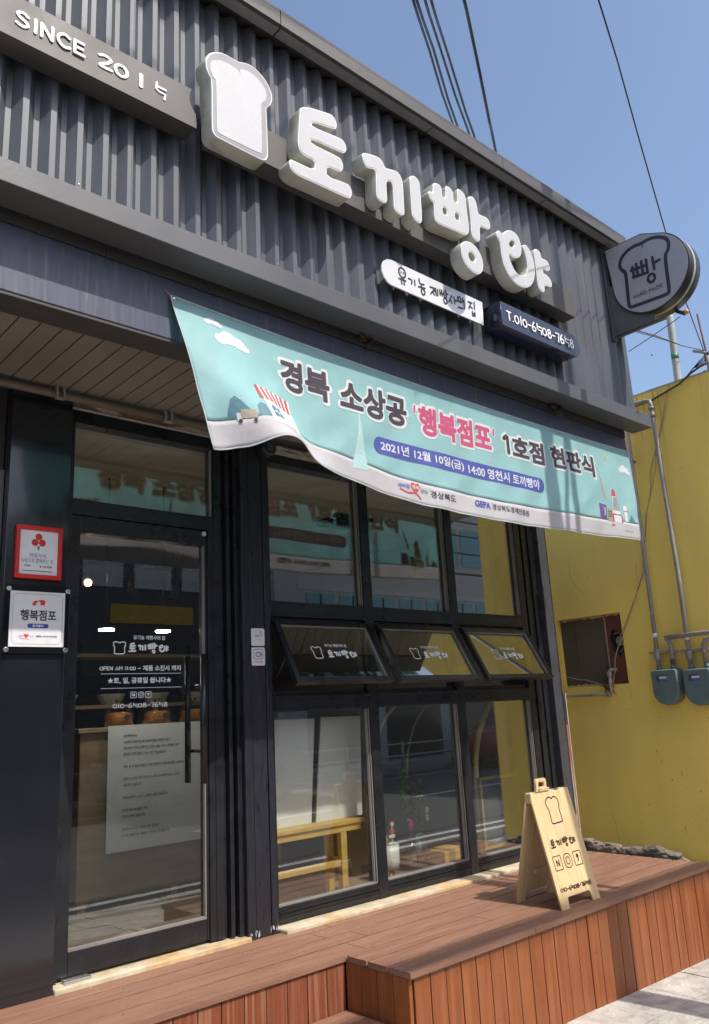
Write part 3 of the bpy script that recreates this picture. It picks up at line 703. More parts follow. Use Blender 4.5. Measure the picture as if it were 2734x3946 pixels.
letter([NG, NGH], 'white raised ring letter hanging lowest in the sign, over the oval plate')
letter([YO, YOH], 'white raised curly letter shaped like a scroll above the telephone sign')
letter([YA], 'white raised upright with two short arms, last letter of the sign')
bs = thing('loaf_sign', 'white loaf of bread shaped raised sign with grey outline', 'sign', (1.85, -1.17, 4.05))
b, yc = solid([BREAD], -1.250, -1.169, .002); fin(b, 'sign_body', M_LET, bs, lambda a, c, d: Vector((a, yc-d, c)))
b, yc2 = solid([BREAD], -1.2565, -1.2505, .0012); fin(b, 'sign_trim', M_RIM, bs, lambda a, c, d: Vector((a, yc2-d, c)))
cx_ = sum(p[0] for p in BREAD)/len(BREAD); cz_ = sum(p[1] for p in BREAD)/len(BREAD)
b = curve_mesh([chaikin([(cx_+(p[0]-cx_)*.965, cz_+(p[1]-cz_)*.978) for p in BREAD], 1)], extrude=.0006); fin(b, 'grey_border', M_GRIM, bs, lambda a, c, d: Vector((a, -1.2574-d, c)))
b = curve_mesh([chaikin(BREADI, 1)], extrude=.0006); fin(b, 'white_panel', mat('loaf_white', (.56, .56, .57), .25, var=.02), bs, lambda a, c, d: Vector((a, -1.2590-d, c)))
# bands
band = thing('sign_band', 'brown grey metal band reading SINCE 2015 left of the loaf sign', 'sign band', (.7, -1.1, 4.098))
lp = [(-.75, 4.098), (1.612, 4.098), (1.612, 4.13), (1.608, 4.17), (1.585, 4.205), (1.577, 4.235), (1.58, 4.265), (1.588, 4.292), (-.75, 4.292)]
b = curve_mesh([lp], extrude=.052, bevel=.001); fin(b, 'band_panel', M_BAND, band, lambda a, c, d: Vector((a, -1.114-d, c)))
def pen_solid(body, wd, x0, x1, z0, z1, y, th, name, m, par):
    b = fit(pen(body, wd), x0, x1, z0, z1)
    for v in b.verts: v.co.z = v.co.z*2
    r = bmesh.ops.extrude_face_region(b, geom=b.faces[:]); vs = [e for e in r['geom'] if isinstance(e, bmesh.types.BMVert)]
    for v in vs: v.co.z += th
    bmesh.ops.recalc_face_normals(b, faces=b.faces[:])
    return fin(b, name, m, par, lambda a, c, d: Vector((a, y-d, c)))
pen_solid("SINCE", .17, .818, 1.095, 4.158, 4.232, -1.1672, .004, 'lettering', mat('sign_white', (.95, .95, .95), .4, var=.01), band)
pen_solid("20", .17, 1.148, 1.285, 4.160, 4.232, -1.1672, .004, 'lettering', MATS['sign_white'], band)
pen_solid("1", .2, 1.332, 1.35, 4.160, 4.232, -1.1672, .004, 'lettering', MATS['sign_white'], band)
pen_solid("5", .14, 1.407, 1.462, 4.156, 4.232, -1.1672, .004, 'lettering', MATS['sign_white'], band)
band2 = thing('sign_band', 'long plain brown grey metal band behind the raised white letters', 'sign band', (3.1, -1.1, 4.098))
boxo('band_panel', M_BAND, band2, 1.70, 4.60, -1.167, -1.062, 4.098, 4.29, bevel=.001)
# oval plate
ov = thing('oval_plate', 'thin white plate with rounded left end and black Korean handwriting', 'sign', (3.2, -1.08, 3.75))
P6 = lambda pts, y=-1.112: tr(.2882, 1440, 980, pts, y)
lp = P6([(180,64),(240,72),(1455,640),(1475,945),(240,405),(190,365),(140,290),(112,210),(112,140),(135,85)])
b = curve_mesh([lp], extrude=.004, bevel=.0008); fin(b, 'plate', mat('plate_white', (.66, .66, .68), .12, var=.01, coat=.5), ov, lambda a, c, d: Vector((a, -1.107-d, c)))
bb = []
def p6ribbon(pts, wd, k, cl=False):
    b = bmesh.new(); p = P6(pts); ribbon(b, p if cl else catmull(p, 4) if len(p) > 2 else p, wd, k*.0002, cl); return b
G = []
cxx, czz = P6([(382, 245)])[0]
b = bmesh.new(); ribbon(b, circ(cxx, czz, .026, .03), .011, 0, True); G.append(b)
for k, s in enumerate([[(340,320),(430,355)], [(370,335),(380,395)], [(408,345),(412,408)], [(468,320),(512,345),(508,395)], [(548,345),(556,415)], [(608,325),(618,385),(675,405)], [(600,430),(690,455)], [(640,400),(642,440)],
    [(755,435),(800,447)], [(820,455),(765,525)], [(790,495),(812,540)], [(830,455),(838,550)], [(855,470),(860,552)], [(812,490),(832,500)], [(885,470),(892,540)], [(910,480),(918,555)], [(938,490),(945,570)], [(885,510),(945,535)], [(965,480),(972,575)], [(970,525),(992,535)],
    [(1045,555),(1008,635)], [(1028,600),(1050,655)], [(1075,570),(1088,660)], [(1085,610),(1120,625)], [(1125,570),(1130,610),(1160,640),(1195,630),(1190,590)], [(1135,705),(1195,725)], [(1208,620),(1215,725)],
    [(1265,632),(1315,652)], [(1300,650),(1275,720)], [(1290,690),(1320,720)], [(1345,640),(1350,730)], [(1322,765),(1328,820)], [(1355,775),(1358,828)], [(1322,790),(1356,800)], [(1325,815),(1358,826)]]):
    G.append(p6ribbon(s, .010, k+1))
for c in ((663, 500), (960, 620)):
    a = P6([c])[0]; b = bmesh.new(); ribbon(b, circ(a[0], a[1], .014, .018), .010, .009, True); G.append(b)
a = P6([(1150, 600)])[0]; b = bmesh.new(); ribbon(b, circ(a[0], a[1], .012, .016), .008, .0095, True); G.append(b)
for dx in (-.009, .009):
    b = bmesh.new(); ribbon(b, [(cxx+dx, czz+.004), (cxx+dx, czz-.004)], .007, .009); G.append(b)
fin(merge(*G), 'lettering', M_INK, ov, lambda a, c, d: Vector((a, -1.1135-d*.1, c)))
for sx_ in (3.0, 3.5):
    q = MB(); q.tube([(sx_, -1.103, 3.85), (sx_, -1.03, 3.85)], .006, 6); q.build('standoff', M_STEEL, ov)
# phone sign
ph = thing('phone_sign', 'dark navy box sign with rounded right end and white telephone number', 'sign', (4.1, -1.08, 3.76))
x0, x1, z0, z1 = 3.702, 4.545, 3.762, 3.916; r_ = (z1-z0)/2
lp = [(x0, z0)] + [(x1-r_+r_*math.sin(a), (z0+z1)/2 - r_*math.cos(a)) for a in (math.pi*k/14 for k in range(15))] + [(x0, z1)]
b = curve_mesh([lp], extrude=.066, bevel=.002); fin(b, 'sign_box', mat('navy_gloss', (.022, .025, .05), .16, var=.1, coat=.4), ph, lambda a, c, d: Vector((a, -1.132-d, c)))
pen_solid("T.010-6508-7658", .13, 3.745, 4.452, 3.800, 3.874, -1.2005, .003, 'lettering', MATS['sign_white'], ph)
# projecting sign
ps = thing('projecting_sign', 'round black edged sign with loaf outline reading HAND MADE, sticking out by the roof corner', 'sign', (5.3, -1.1, 4.2))
CYc, CZc, RR = -1.425, 4.55, .298
def dshape(s=1.0):
    p = [(-1.095, 4.885)]
    p += [(CYc + RR*s*math.cos(a), CZc + RR*s*math.sin(a)) for a in (math.radians(100 + k*260/40) for k in range(0, 41))]
    return p
dl = [(-1.098, 4.893), (-1.25, 4.893)] + [(CYc+RR*math.cos(a), CZc+RR*math.sin(a)) for a in (math.radians(d_) for d_ in range(66, 372, 8))] + [(-1.098, 4.62)]
dl = [(-1.098, 4.893), (-1.40, 4.888)] + [(CYc+RR*math.cos(math.radians(d_)), CZc+RR*math.sin(math.radians(d_))) for d_ in range(110, 351, 8)]
XW = lambda xc: (lambda a, c, d: Vector((xc+d, a, c)))
b = curve_mesh([dl], extrude=.083, bevel=.002); fin(b, 'box_body', mat('sign_edge', (.035, .032, .035), .35, var=.1), ps, XW(5.345))
q = MB(); q.lathe([(.2995, -.012), (.3012, -.011), (.3012, .011), (.2995, .012)], (5.345, CYc, CZc), 64, 'x'); q.build('edge_strip', mat('strip_green', (.42, .46, .36), .4), ps)
for xf, s_ in ((5.2565, -1), (5.4335, 1)):
    b = curve_mesh([[(CYc+(p[0]-CYc)*.975, CZc+(p[1]-CZc)*.975) for p in dl]], extrude=.0015); fin(b, 'sign_face', mat('sign_face_grey', (.40, .395, .43), .35, var=.04), ps, XW(xf))
P7 = lambda pts: [(p.y, p.z) for p in (atX(u, v, 5.2545) for u, v in crop(.4286, 2050, 700, pts))]
lo = P7([(975,560),(930,572),(870,610),(815,670),(792,730),(795,775),(825,805),(845,812),(860,950),(875,1115),(895,1128),(920,1120),(1195,1020),(1235,1000),(1238,960),(1215,800),(1200,655),(1225,620),(1235,560),(1220,515),(1180,498),(1120,495),(1050,515),(1000,545)])
bb = bmesh.new(); ribbon(bb, chaikin(lo, 2), .027, 0, True)
fin(bb, 'loaf_outline', mat('sign_ink', (.04, .035, .05), .4), ps, lambda a, c, d: Vector((5.2544, a, c)))
G = [curve_mesh([[p for p in P7([(985,558),(1000,572),(1010,600),(990,580)])]])]
for s in ([(940,740),(955,830)], [(985,715),(1002,820)], [(1028,700),(1042,800)], [(895,800),(1035,745)], [(915,860),(1045,815)], [(905,770),(925,858)], [(1085,680),(1105,785)], [(1100,730),(1150,700)]):
    b = bmesh.new(); ribbon(b, P7(s), .022, .001*random.random()); G.append(b)
b = bmesh.new(); c_ = P7([(1078, 865)])[0]; ribbon(b, circ(c_[0], c_[1], .026, .032), .021, 0, True); G.append(b)
fin(merge(*G), 'syllable', MATS['sign_ink'], ps, lambda a, c, d: Vector((5.2535-d*.2, a, c)))
t0, t1 = P7([(920, 1055), (1185, 950)]); hh = .034
b = fit(pen("HAND MADE", .15), 0, 1, 0, 1)
fin(b, 'lettering', MATS['sign_ink'], ps, lambda a, c, d: Vector((5.2535-d*.1, t0[0]+(t1[0]-t0[0])*a, t0[1]+(t1[1]-t0[1])*a*.4+hh*c)))
q = MB(); q.box(5.285, 5.292, -1.40, -1.058, 4.19, 4.60); q.box(5.27, 5.32, -1.075, -1.061, 4.16, 4.93)
q.box(5.30, 5.33, -1.47, -1.08, 4.182, 4.20); q.box(5.30, 5.345, -1.37, -1.08, 4.892, 4.915)
q.build('bracket', mat('bracket_grey', (.12, .12, .13), .4), ps, bevel=.002)
q = MB()
for z in (4.2, 4.225, 4.88, 4.9): q.lathe([(.006, 0), (.004, -.006)], (5.30, -1.076, z), 8, 'y')
q.build('bolt', M_BLK, ps)
iv = thing('lamp_socket', 'small orange and black socket under the projecting round sign', 'socket', (5.43, -1.5, 4.2))
q = MB(); q.tube([(5.42, -1.50, 4.262), (5.42, -1.565, 4.215)], [.012, .016], 10); q.build('socket', M_UNDER, iv)
q = MB(); q.ball((5.42, -1.575, 4.225), .02, 2); q.build('cap', mat('orange_cap', (.6, .28, .12), .4), iv)

# ================================================================== BANNER
BW, BHt = 3.84, .70
def lerp(k, x):
    for (a, b), (c, d) in zip(k, k[1:]):
        if x <= c:
            t = max(0, min(1, (x-a)/(c-a))); t = t*t*(3-2*t); return b+(d-b)*t
    return k[-1][1]
ZB = [(1.6, 2.645), (1.75, 2.66), (2.0, 2.71), (2.4, 2.685), (3.2, 2.612), (3.86, 2.605), (4.6, 2.625), (5.44, 2.652)]
def bpos(s, t, off=0.0):
    """point of the banner s metres along, t (0..1) down; off metres in front of the cloth"""
    def p(s, t):
        u = s/BW; x = 1.60 + s
        zt = 3.364-.028*u-.13*u*(1-u)-.012*math.sin(u*3.14*4)**2*(0 if t else 1)*0
        zb = lerp(ZB, x); z = zt+(zb-zt)*t
        w_ = t**1.25; xc = 1.6+.385*t
        d = x-xc
        crest = math.exp(-(d/.33)**2) if d > 0 else 1-.62*(1-math.exp(-(d/.22)**2))
        bulge = .29*w_*crest
        x += .14*w_*math.exp(-(s/.28)**2)
        y = -.966-bulge-.010*math.sin(s*2.1+.6)*math.sin(3.14*min(1, t*1.0))*(1 if s > 1 else s)
        y += .006*math.sin(9*s+3*t)*t*(1 if s > .8 else s/.8)
        y += .0035*math.sin((s*BW*.9+t*2.2)*6+math.sin(t*9))*t
        return Vector((x, y, z))
    a = p(s, t)
    if off:
        e = 1e-3; n = (p(min(s+e, BW), t)-p(max(s-e, 0), t)).cross(p(s, min(t+e, 1))-p(s, max(t-e, 0))).normalized()
        if n.y > 0: n = -n
        a = a+n*off
    return a
def s_of(x): return x-1.60
def t_of(s, z):
    x = 1.6+s; u = s/BW; zt = 3.364-.028*u-.13*u*(1-u); zb = lerp(ZB, x); return (z-zt)/(zb-zt)
bn = thing('banner', 'teal event banner tied across the shopfront, its lower left corner curling outward', 'banner', (3.5, -.96, 2.65))
def grid(t0, t1, nt_, name, m, par=None):
    q = bmesh.new(); ns = 260; vv = []
    for i in range(ns+1):
        vv.append([q.verts.new(bpos(BW*i/ns, t0+(t1-t0)*j/nt_)) for j in range(nt_+1)])
    for i in range(ns):
        for j in range(nt_):
            f = q.faces.new((vv[i][j], vv[i+1][j], vv[i+1][j+1], vv[i][j+1])); f.smooth = True
    me = D.meshes.new(name); q.to_mesh(me); q.free(); me.materials.append(m); o = D.objects.new(name, me); link(o); attach(o, bn)
    md = o.modifiers.new('thick', 'SOLIDIFY'); md.thickness = .0008; md.offset = 0
    return o
grid(0, .83, 26, 'teal_cloth', M_TEAL); grid(.83, 1.0, 6, 'grey_cloth', M_BGRY)
LAY = [0]
def bprint(b, name, m, layer=1, sub_=0.05, flat=True):
    """print a flat bmesh (x = world x along the banner, y = world z at the cloth) on both sides of the cloth"""
    for _ in range(7):
        es = [e for e in b.edges if e.calc_length() > sub_]
        if not es: break
        bmesh.ops.subdivide_edges(b, edges=es, cuts=1)
    bmesh.ops.triangulate(b, faces=b.faces[:])
    src = [(v.co.x, v.co.y, v.co.z) for v in b.verts]
    me = D.meshes.new(name)
    vs, fs = [], []
    fl = [[v.index for v in f.verts] for f in (b.faces.ensure_lookup_table() or b.faces)]
    b.verts.index_update(); fl = [[v.index for v in f.verts] for f in b.faces]
    for sgn in (1, -1):
        base = len(vs)
        for x, z, c in src:
            s = max(0.002, min(BW-.002, s_of(x))); t = max(.003, min(.997, t_of(s, z)))
            vs.append(bpos(s, t, sgn*(.0011+layer*.0009+c*.5)))
        for f in fl: fs.append([i+base for i in (f if sgn == 1 else f[::-1])])
    b.free(); me.from_pydata(vs, [], fs); me.materials.append(m)
    o = D.objects.new(name, me); link(o); attach(o, bn); return o
def btext(body, x0, x1, z0, z1, m, bold=.02, name='lettering', layer=2, space=1.0):
    return bprint(fit(text_bm(body, bold, space), x0, x1, z0, z1), name, m, layer)
TT = [("경북", 2.175, 2.492, 3.052, 3.222, M_CD, 1.0), ("소상공", 2.560, 3.055, 3.040, 3.212, M_CD, 1.0), ("행복점포", 3.150, 3.795, 3.030, 3.200, M_CP, 1.0),
      ("호점", 3.995, 4.328, 3.036, 3.185, M_CD, 1.0), ("현판식", 4.405, 4.915, 3.045, 3.197, M_CD, 1.0)]
for body, a, b_, c, d, m, sp in TT:
    e = .017
    btext(body, a-e, b_+e, c-e, d+e, M_CW, .088, 'lettering_outline', 1)
    btext(body, a, b_, c, d, m, .040, 'lettering', 3)
b = bmesh.new(); ribbon(b, [(3.920, 3.150), (3.952, 3.172), (3.955, 3.170), (3.957, 3.060)], .060, 0); bprint(b, 'digit_outline', M_CW, 1)
b = bmesh.new(); ribbon(b, [(3.922, 3.150), (3.952, 3.170), (3.955, 3.168), (3.957, 3.062)], .028, 0); bprint(b, 'digit', M_CD, 3)
for xx in (3.122, 3.822):
    b = bmesh.new(); ribbon(b, [(xx, 3.185), (xx-.003, 3.150)], .03, 0); bprint(b, 'quote_outline', M_CW, 1)
    b = bmesh.new(); ribbon(b, [(xx, 3.185), (xx-.003, 3.150)], .014, 0); bprint(b, 'quote_mark', M_CP, 3)
lp = circ(2.835, 2.899, .048, .048, 24); 
cap_l = [(2.835-.048*math.sin(a), 2.899+.048*math.cos(a)) for a in (math.pi*k/10 for k in range(11))]
cap_r = [(4.252+.048*math.sin(a), 2.893-.048*math.cos(a)) for a in (math.pi*k/10 for k in range(11))]
bprint(curve_mesh([cap_l+cap_r]), 'blue_capsule', M_CB, 1, .06)
btext("2021년 12월 10일(금)", 2.838, 3.515, 2.864, 2.930, M_CW, .022); btext("14:00 영천시 토끼빵야", 3.555, 4.245, 2.860, 2.926, M_CW, .022)
btext("경상북도", 3.198, 3.412, 2.664, 2.706, M_CD, .012); btext("새바람", 2.948, 3.035, 2.690, 2.715, M_CB, .008); btext("경북!", 3.118, 3.178, 2.678, 2.703, M_CG, .008)
btext("GEPA", 3.584, 3.722, 2.667, 2.707, M_CB, .035); btext("경상북도경제진흥원", 3.742, 4.102, 2.668, 2.705, M_CD, .012)
def heart(cx, cz, r): return [(cx+r*.95*math.sin(t)**3, cz+r*(.8*math.cos(t)-.3*math.cos(2*t)-.12*math.cos(3*t)-.06*math.cos(4*t))) for t in (2*math.pi*k/26 for k in range(26))]
bprint(curve_mesh([heart(3.078, 2.702, .037)]), 'heart_emblem', M_CR, 1); btext("행복", 3.052, 3.104, 2.692, 2.714, M_CW, .02, layer=3)
b = bmesh.new(); ribbon(b, catmull([(2.965, 2.683), (3.02, 2.668), (3.075, 2.672), (3.115, 2.646)], 5), .008, 0); bprint(b, 'ribbon_emblem', M_CR, 2)
def bpoly(pts, m, name, layer=1): return bprint(curve_mesh([pts]), name, m, layer)
def cloud(cx, cz, s, m=M_CW):
    b = merge(*[curve_mesh([circ(cx+dx*s, cz+dz*s, r*s, r*s*.8, 16)]) for dx, dz, r in ((-.9, 0, .5), (-.2, .25, .65), (.55, .05, .55), (1.05, -.2, .35))])
    for i, f in enumerate(b.faces): pass
    return b
for cx, cz, s, nm in ((1.80, 3.285, .035, 0), (1.885, 3.205, .072, 1), (5.335, 3.165, .055, 2)):
    for k, (dx, dz, r) in enumerate(((-.9, 0, .5), (-.2, .25, .65), (.55, .05, .55), (1.05, -.2, .35))):
        bprint(curve_mesh([circ(cx+dx*s, cz+dz*s, r*s, r*s*.8, 16)]), 'cloud_print', M_CW, 1+k*.4)
# right picture: bag, low block, white tower with red dome, slim block
bpoly([(4.93, 2.868), (5.02, 2.862), (5.02, 2.762), (4.93, 2.768)], M_CPu, 'bag_print'); bpoly([(4.985, 2.845), (5.005, 2.843), (5.005, 2.785), (4.985, 2.787)], M_CY, 'tag_print', 2)
bpoly([(5.035, 2.84), (5.095, 2.84), (5.095, 2.752), (5.035, 2.755)], M_CBe, 'block_print')
for i in range(3):
    for j in range(3): bpoly([(5.042+i*.018, 2.828-j*.018), (5.053+i*.018, 2.828-j*.018), (5.053+i*.018, 2.818-j*.018), (5.042+i*.018, 2.818-j*.018)], M_CD, 'window_print', 2)
bpoly([(5.105, 2.945), (5.165, 2.945), (5.215, 2.752), (5.10, 2.752)], M_CW, 'tower_print', 1.5)
for k in range(8): bpoly([(5.112+k*.0065+.003, 2.935), (5.115+k*.0065+.003, 2.935), (5.118+k*.0105, 2.84), (5.114+k*.0105, 2.84)], M_CD, 'stripe_print', 2.2)
bpoly([(5.10, 2.815), (5.208, 2.815), (5.212, 2.805), (5.10, 2.805)], M_CR, 'eave_print', 2.4); bpoly([(5.10, 2.804), (5.112, 2.804), (5.112, 2.754), (5.10, 2.754)], M_CR, 'post_print', 2.4); bpoly([(5.198, 2.804), (5.211, 2.804), (5.213, 2.754), (5.20, 2.754)], M_CR, 'post_print', 2.4)
bpoly(circ(5.135, 2.968, .024, .027, 20), M_CR, 'dome_print', 2); bpoly([(5.10, 2.952), (5.17, 2.952), (5.17, 2.942), (5.10, 2.942)], M_CR, 'cornice_print', 2.6)
bpoly([(5.245, 2.885), (5.285, 2.885), (5.29, 2.77), (5.245, 2.77)], M_CW, 'slim_block_print'); bpoly([(5.245, 2.85), (5.30, 2.85), (5.30, 2.843), (5.245, 2.843)], M_CR, 'beam_print', 2)
bpoly([(5.31, 2.775), (5.345, 2.83), (5.40, 2.775)], M_CT, 'hill_print'); bpoly(circ(5.098, 3.225, .014, .02, 14), M_CY, 'sun_print')
bpoly([(4.948, 3.135), (5.045, 2.91), (5.015, 2.905)], M_CBe, 'beam_of_light_print'); bpoly([(5.075, 2.735), (5.11, 2.735), (5.11, 2.722), (5.075, 2.722)], M_CR, 'car_print')
for k in range(5): bpoly([(5.24+k*.022, 2.706), (5.25+k*.022, 2.706), (5.25+k*.022, 2.699), (5.24+k*.022, 2.699)], M_CD, 'dot_print')
# left picture: hills, lorry, shop with striped awning, pale spire
bpoly([(1.70, 2.79), (1.71, 2.825), (1.73, 2.872), (1.755, 2.888), (1.785, 2.87), (1.815, 2.835), (1.85, 2.79)], M_CT, 'hill_print'); bpoly([(1.86, 2.80), (1.865, 2.85), (1.89, 2.87), (1.92, 2.86), (1.93, 2.80)], M_CT, 'tree_print')
bpoly([(1.77, 2.825), (1.845, 2.825), (1.845, 2.785), (1.77, 2.785)], M_CBe, 'cargo_print', 2); bpoly([(1.745, 2.81), (1.767, 2.81), (1.767, 2.775), (1.745, 2.775)], M_CW, 'cab_print', 2)
for xx in (1.76, 1.83): bpoly(circ(xx, 2.773, .009, .010, 10), M_CD, 'wheel_print', 3)
bpoly([(1.93, 2.90), (2.2, 2.90), (2.2, 2.775), (1.93, 2.775)], M_CW, 'shop_print', 1.6)
for k in range(7):
    bpoly([(1.915+k*.04, 2.98), (1.935+k*.04, 2.98), (1.935+k*.04, 2.90), (1.91+k*.04, 2.90)], M_CR, 'awning_stripe_print', 2.5); bpoly([(1.936+k*.04, 2.98), (1.955+k*.04, 2.98), (1.95+k*.04, 2.90), (1.936+k*.04, 2.90)], M_CW, 'awning_stripe_print', 2.5)
for a in (1.965, 2.005):
    for c in (2.845, 2.81): bpoly([(a, c+.025), (a+.03, c+.025), (a+.03, c), (a, c)], M_CT, 'pane_print', 3)
bpoly([(2.62, 2.74), (2.735, 2.74), (2.70, 2.95), (2.69, 3.10), (2.675, 2.95)], mat('print_faint', (.45, .66, .65), .6, var=.03, trans=.2), 'spire_print', .6)
# hem, grommets, ties
q = bmesh.new()
for j in range(2):
    pass
q.free()
for s in (0.012, BW-.012):
    for t in (.02,):
        p = bpos(s, t, .003); q = MB(); q.lathe([(.010, 0), (.010, -.003), (.004, -.004)], p, 16, 'y'); q.build('grommet', M_STEEL, bn)
q = MB(); q.tube([bpos(.01, .02, .004), (1.575, -.952, 3.39)], .0025, 6); q.tube([bpos(BW-.01, .02, .004), (5.455, -.952, 3.37)], .0025, 6); q.build('tie_cord', M_CABLE, bn)
q = MB(); q.tube([bpos(.0, t/30, .001) for t in range(31)], .0028, 6); q.tube([bpos(BW, t/30, .001) for t in range(31)], .0028, 6); q.tube([bpos(BW*i/160, 1, .0005) for i in range(161)], .003, 6); q.tube([bpos(BW*i/160, 0, .0005) for i in range(161)], .003, 6)
q.build('hem', mat('hem_white', (.62, .70, .70), .6, trans=.2), bn)

# ================================================================== PLAQUES AND STICKERS on pillar and column
pq = thing('framed_plaque', 'red framed white plaque with three red berries on the black pillar', 'plaque', (1.4, -.082, 2.22))
q = MB(); q.box(1.29, 1.308, -.105, -.0815, 2.223, 2.475); q.box(1.488, 1.506, -.105, -.0815, 2.223, 2.475); q.box(1.3085, 1.4875, -.105, -.0815, 2.223, 2.243); q.box(1.3085, 1.4875, -.105, -.0815, 2.455, 2.475)
q.build('frame', M_RED, pq, bevel=.002)
boxo('paper', mat('paper_white', (.80, .80, .82), .3, var=.02), pq, 1.3085, 1.4875, -.094, -.0815, 2.2435, 2.4545)
FP = facade(-.0944)
for cx, cz in ((1.396, 2.424), (1.379, 2.396), (1.413, 2.396)): fin(curve_mesh([circ(cx, cz, .0165, .0165, 24)]), 'berry_print', M_REDP, pq, facade(-.0944-cx*.0002))
fin(curve_mesh([[(1.389, 2.382), (1.396, 2.379), (1.403, 2.382), (1.399, 2.36), (1.393, 2.36)]]), 'stem_print', mat('green_print', (.05, .3, .08), .5), pq, FP)
text_on("착한가게,", 'lettering', M_INK, pq, 1.355, 1.437, 2.323, 2.343, FP); text_on("나눔으로 함께하는 곳.", 'lettering', M_INK, pq, 1.32, 1.47, 2.299, 2.320, FP)
text_on("토끼빵야", 'lettering', M_BLUE, pq, 1.333, 1.363, 2.279, 2.289, FP, .03); text_on("사랑의열매", 'lettering', M_INK, pq, 1.419, 1.462, 2.277, 2.289, FP, .02)
fin(curve_mesh([circ(1.409, 2.283, .005, .005, 10)]), 'berry_print', M_REDP, pq, FP); b = bmesh.new()
for i in range(14): ribbon(b, [(1.328+i*.0098, 2.261), (1.334+i*.0098, 2.261)], .0035, .0001*i)
fin(b, 'small_print', M_INK, pq, FP)
p2 = thing('acrylic_plaque', 'black glass plaque with white card and four steel studs, below the red framed plaque', 'plaque', (1.4, -.082, 1.88))
boxo('backing', mat('black_acrylic', (.006, .006, .008), .06, coat=.6), p2, 1.249, 1.552, -.102, -.095, 1.882, 2.191, bevel=.001)
boxo('card', mat('card_silver', (.68, .68, .70), .35, var=.03, scale=30), p2, 1.2755, 1.5275, -.106, -.1025, 1.909, 2.162)
for cx, cz in ((1.267, 2.172), (1.54, 2.172), (1.267, 1.896), (1.537, 1.896)):
    q = MB(); q.lathe([(.012, .02), (.012, -.006), (.009, -.009)], (cx, -.102, cz), 20, 'y'); q.build('stud', M_STEEL, p2)
FK = facade(-.1064)
b = bmesh.new(); c = .012; bx0, bx1, bz0, bz1 = 1.288, 1.516, 1.921, 2.150
ribbon(b, [(bx0+c, bz0), (bx1-c, bz0), (bx1-c*.9, bz0+c*.5), (bx1, bz0+c), (bx1, bz1-c), (bx1-c*.9, bz1-c*.5), (bx1-c, bz1), (bx0+c, bz1), (bx0+c*.9, bz1-c*.5), (bx0, bz1-c), (bx0, bz0+c), (bx0+c*.9, bz0+c*.5)], .0012, 0, True)
fin(b, 'border_line', M_INK, p2, FK)
text_on("행복점포", 'lettering', M_INK, p2, 1.322, 1.488, 2.028, 2.078, FK, .03)
fin(curve_mesh([[(1.365-.009*math.sin(a), 2.004+.010*math.cos(a)) for a in (math.pi*k/8 for k in range(9))]+[(1.444+.009*math.sin(a), 2.004-.010*math.cos(a)) for a in (math.pi*k/8 for k in range(9))]]), 'blue_capsule', M_BLUE, p2, FK)
text_on("토끼빵야", 'lettering', M_STRK, p2, 1.378, 1.43, 1.998, 2.010, facade(-.1070), .03)
fin(curve_mesh([[(1.375, 2.098), (1.375, 2.108), (1.385, 2.12), (1.402, 2.12), (1.408, 2.124), (1.43, 2.124), (1.438, 2.112), (1.432, 2.112), (1.432, 2.10), (1.412, 2.10), (1.412, 2.112), (1.404, 2.118), (1.392, 2.108), (1.392, 2.098)]]), 'house_print', M_REDP, p2, FK)
fin(curve_mesh([heart(1.353, 1.958, .012)]), 'heart_print', M_REDP, p2, FK); text_on("새바람", 'lettering', M_BLUE, p2, 1.318, 1.340, 1.953, 1.960, FK, .01); text_on("경북", 'lettering', mat('teal_print', (.05, .3, .25), .5), p2, 1.368, 1.383, 1.953, 1.960, FK, .01)
b = bmesh.new(); ribbon(b, catmull([(1.322, 1.949), (1.34, 1.944), (1.352, 1.946), (1.364, 1.94)]), .0025, 0); fin(b, 'ribbon_print', M_REDP, p2, FK)
text_on("GEPA", 'lettering', M_INK, p2, 1.396, 1.424, 1.952, 1.961, FK, .04); text_on("경상북도경제진흥원", 'lettering', M_INK, p2, 1.428, 1.494, 1.952, 1.961, FK, .02)
s1 = thing('no_smoking_sticker', 'white no smoking sticker on the black column, above the camera sticker', 'sticker', (2.65, -.081, 1.93))
q = MB(); lp = chaikin([(2.604, 1.933), (2.692, 1.933), (2.692, 2.028), (2.604, 2.028)], 2)
wst = mat('sticker_white', (.72, .70, .68), .4, var=.03)
def rr(x0, x1, z0, z1, r=.008): return [(x0+r, z0), (x1-r, z0), (x1-r*.3, z0+r*.3), (x1, z0+r), (x1, z1-r), (x1-r*.3, z1-r*.3), (x1-r, z1), (x0+r, z1), (x0+r*.3, z1-r*.3), (x0, z1-r), (x0, z0+r), (x0+r*.3, z0+r*.3)]
fin(curve_mesh([rr(2.6035, 2.6945, 1.932, 2.030)], extrude=.0006), 'sticker_sheet', wst, s1, facade(-.0812)); q.b.free()
b = bmesh.new(); ribbon(b, [(2.632, 1.988), (2.655, 1.987)], .005, 0); ribbon(b, catmull([(2.662, 1.988), (2.668, 1.992), (2.66, 2.004), (2.666, 2.012)]), .002, .0002); ribbon(b, catmull([(2.672, 1.986), (2.677, 1.994), (2.668, 2.004), (2.672, 2.014)]), .002, .0003)
fin(b, 'cigarette_print', M_INK, s1, facade(-.0822)); b = bmesh.new(); ribbon(b, circ(2.651, 1.993, .027, .027, 28), .0015, 0, True); fin(b, 'ring_print', mat('faded_print', (.5, .5, .5), .5), s1, facade(-.0821))
s2 = thing('camera_sticker', 'white sticker with blue camera symbol on the black column, below the no smoking sticker', 'sticker', (2.65, -.081, 1.82))
fin(curve_mesh([rr(2.6035, 2.6945, 1.824, 1.924)], extrude=.0006), 'sticker_sheet', wst, s2, facade(-.0812))
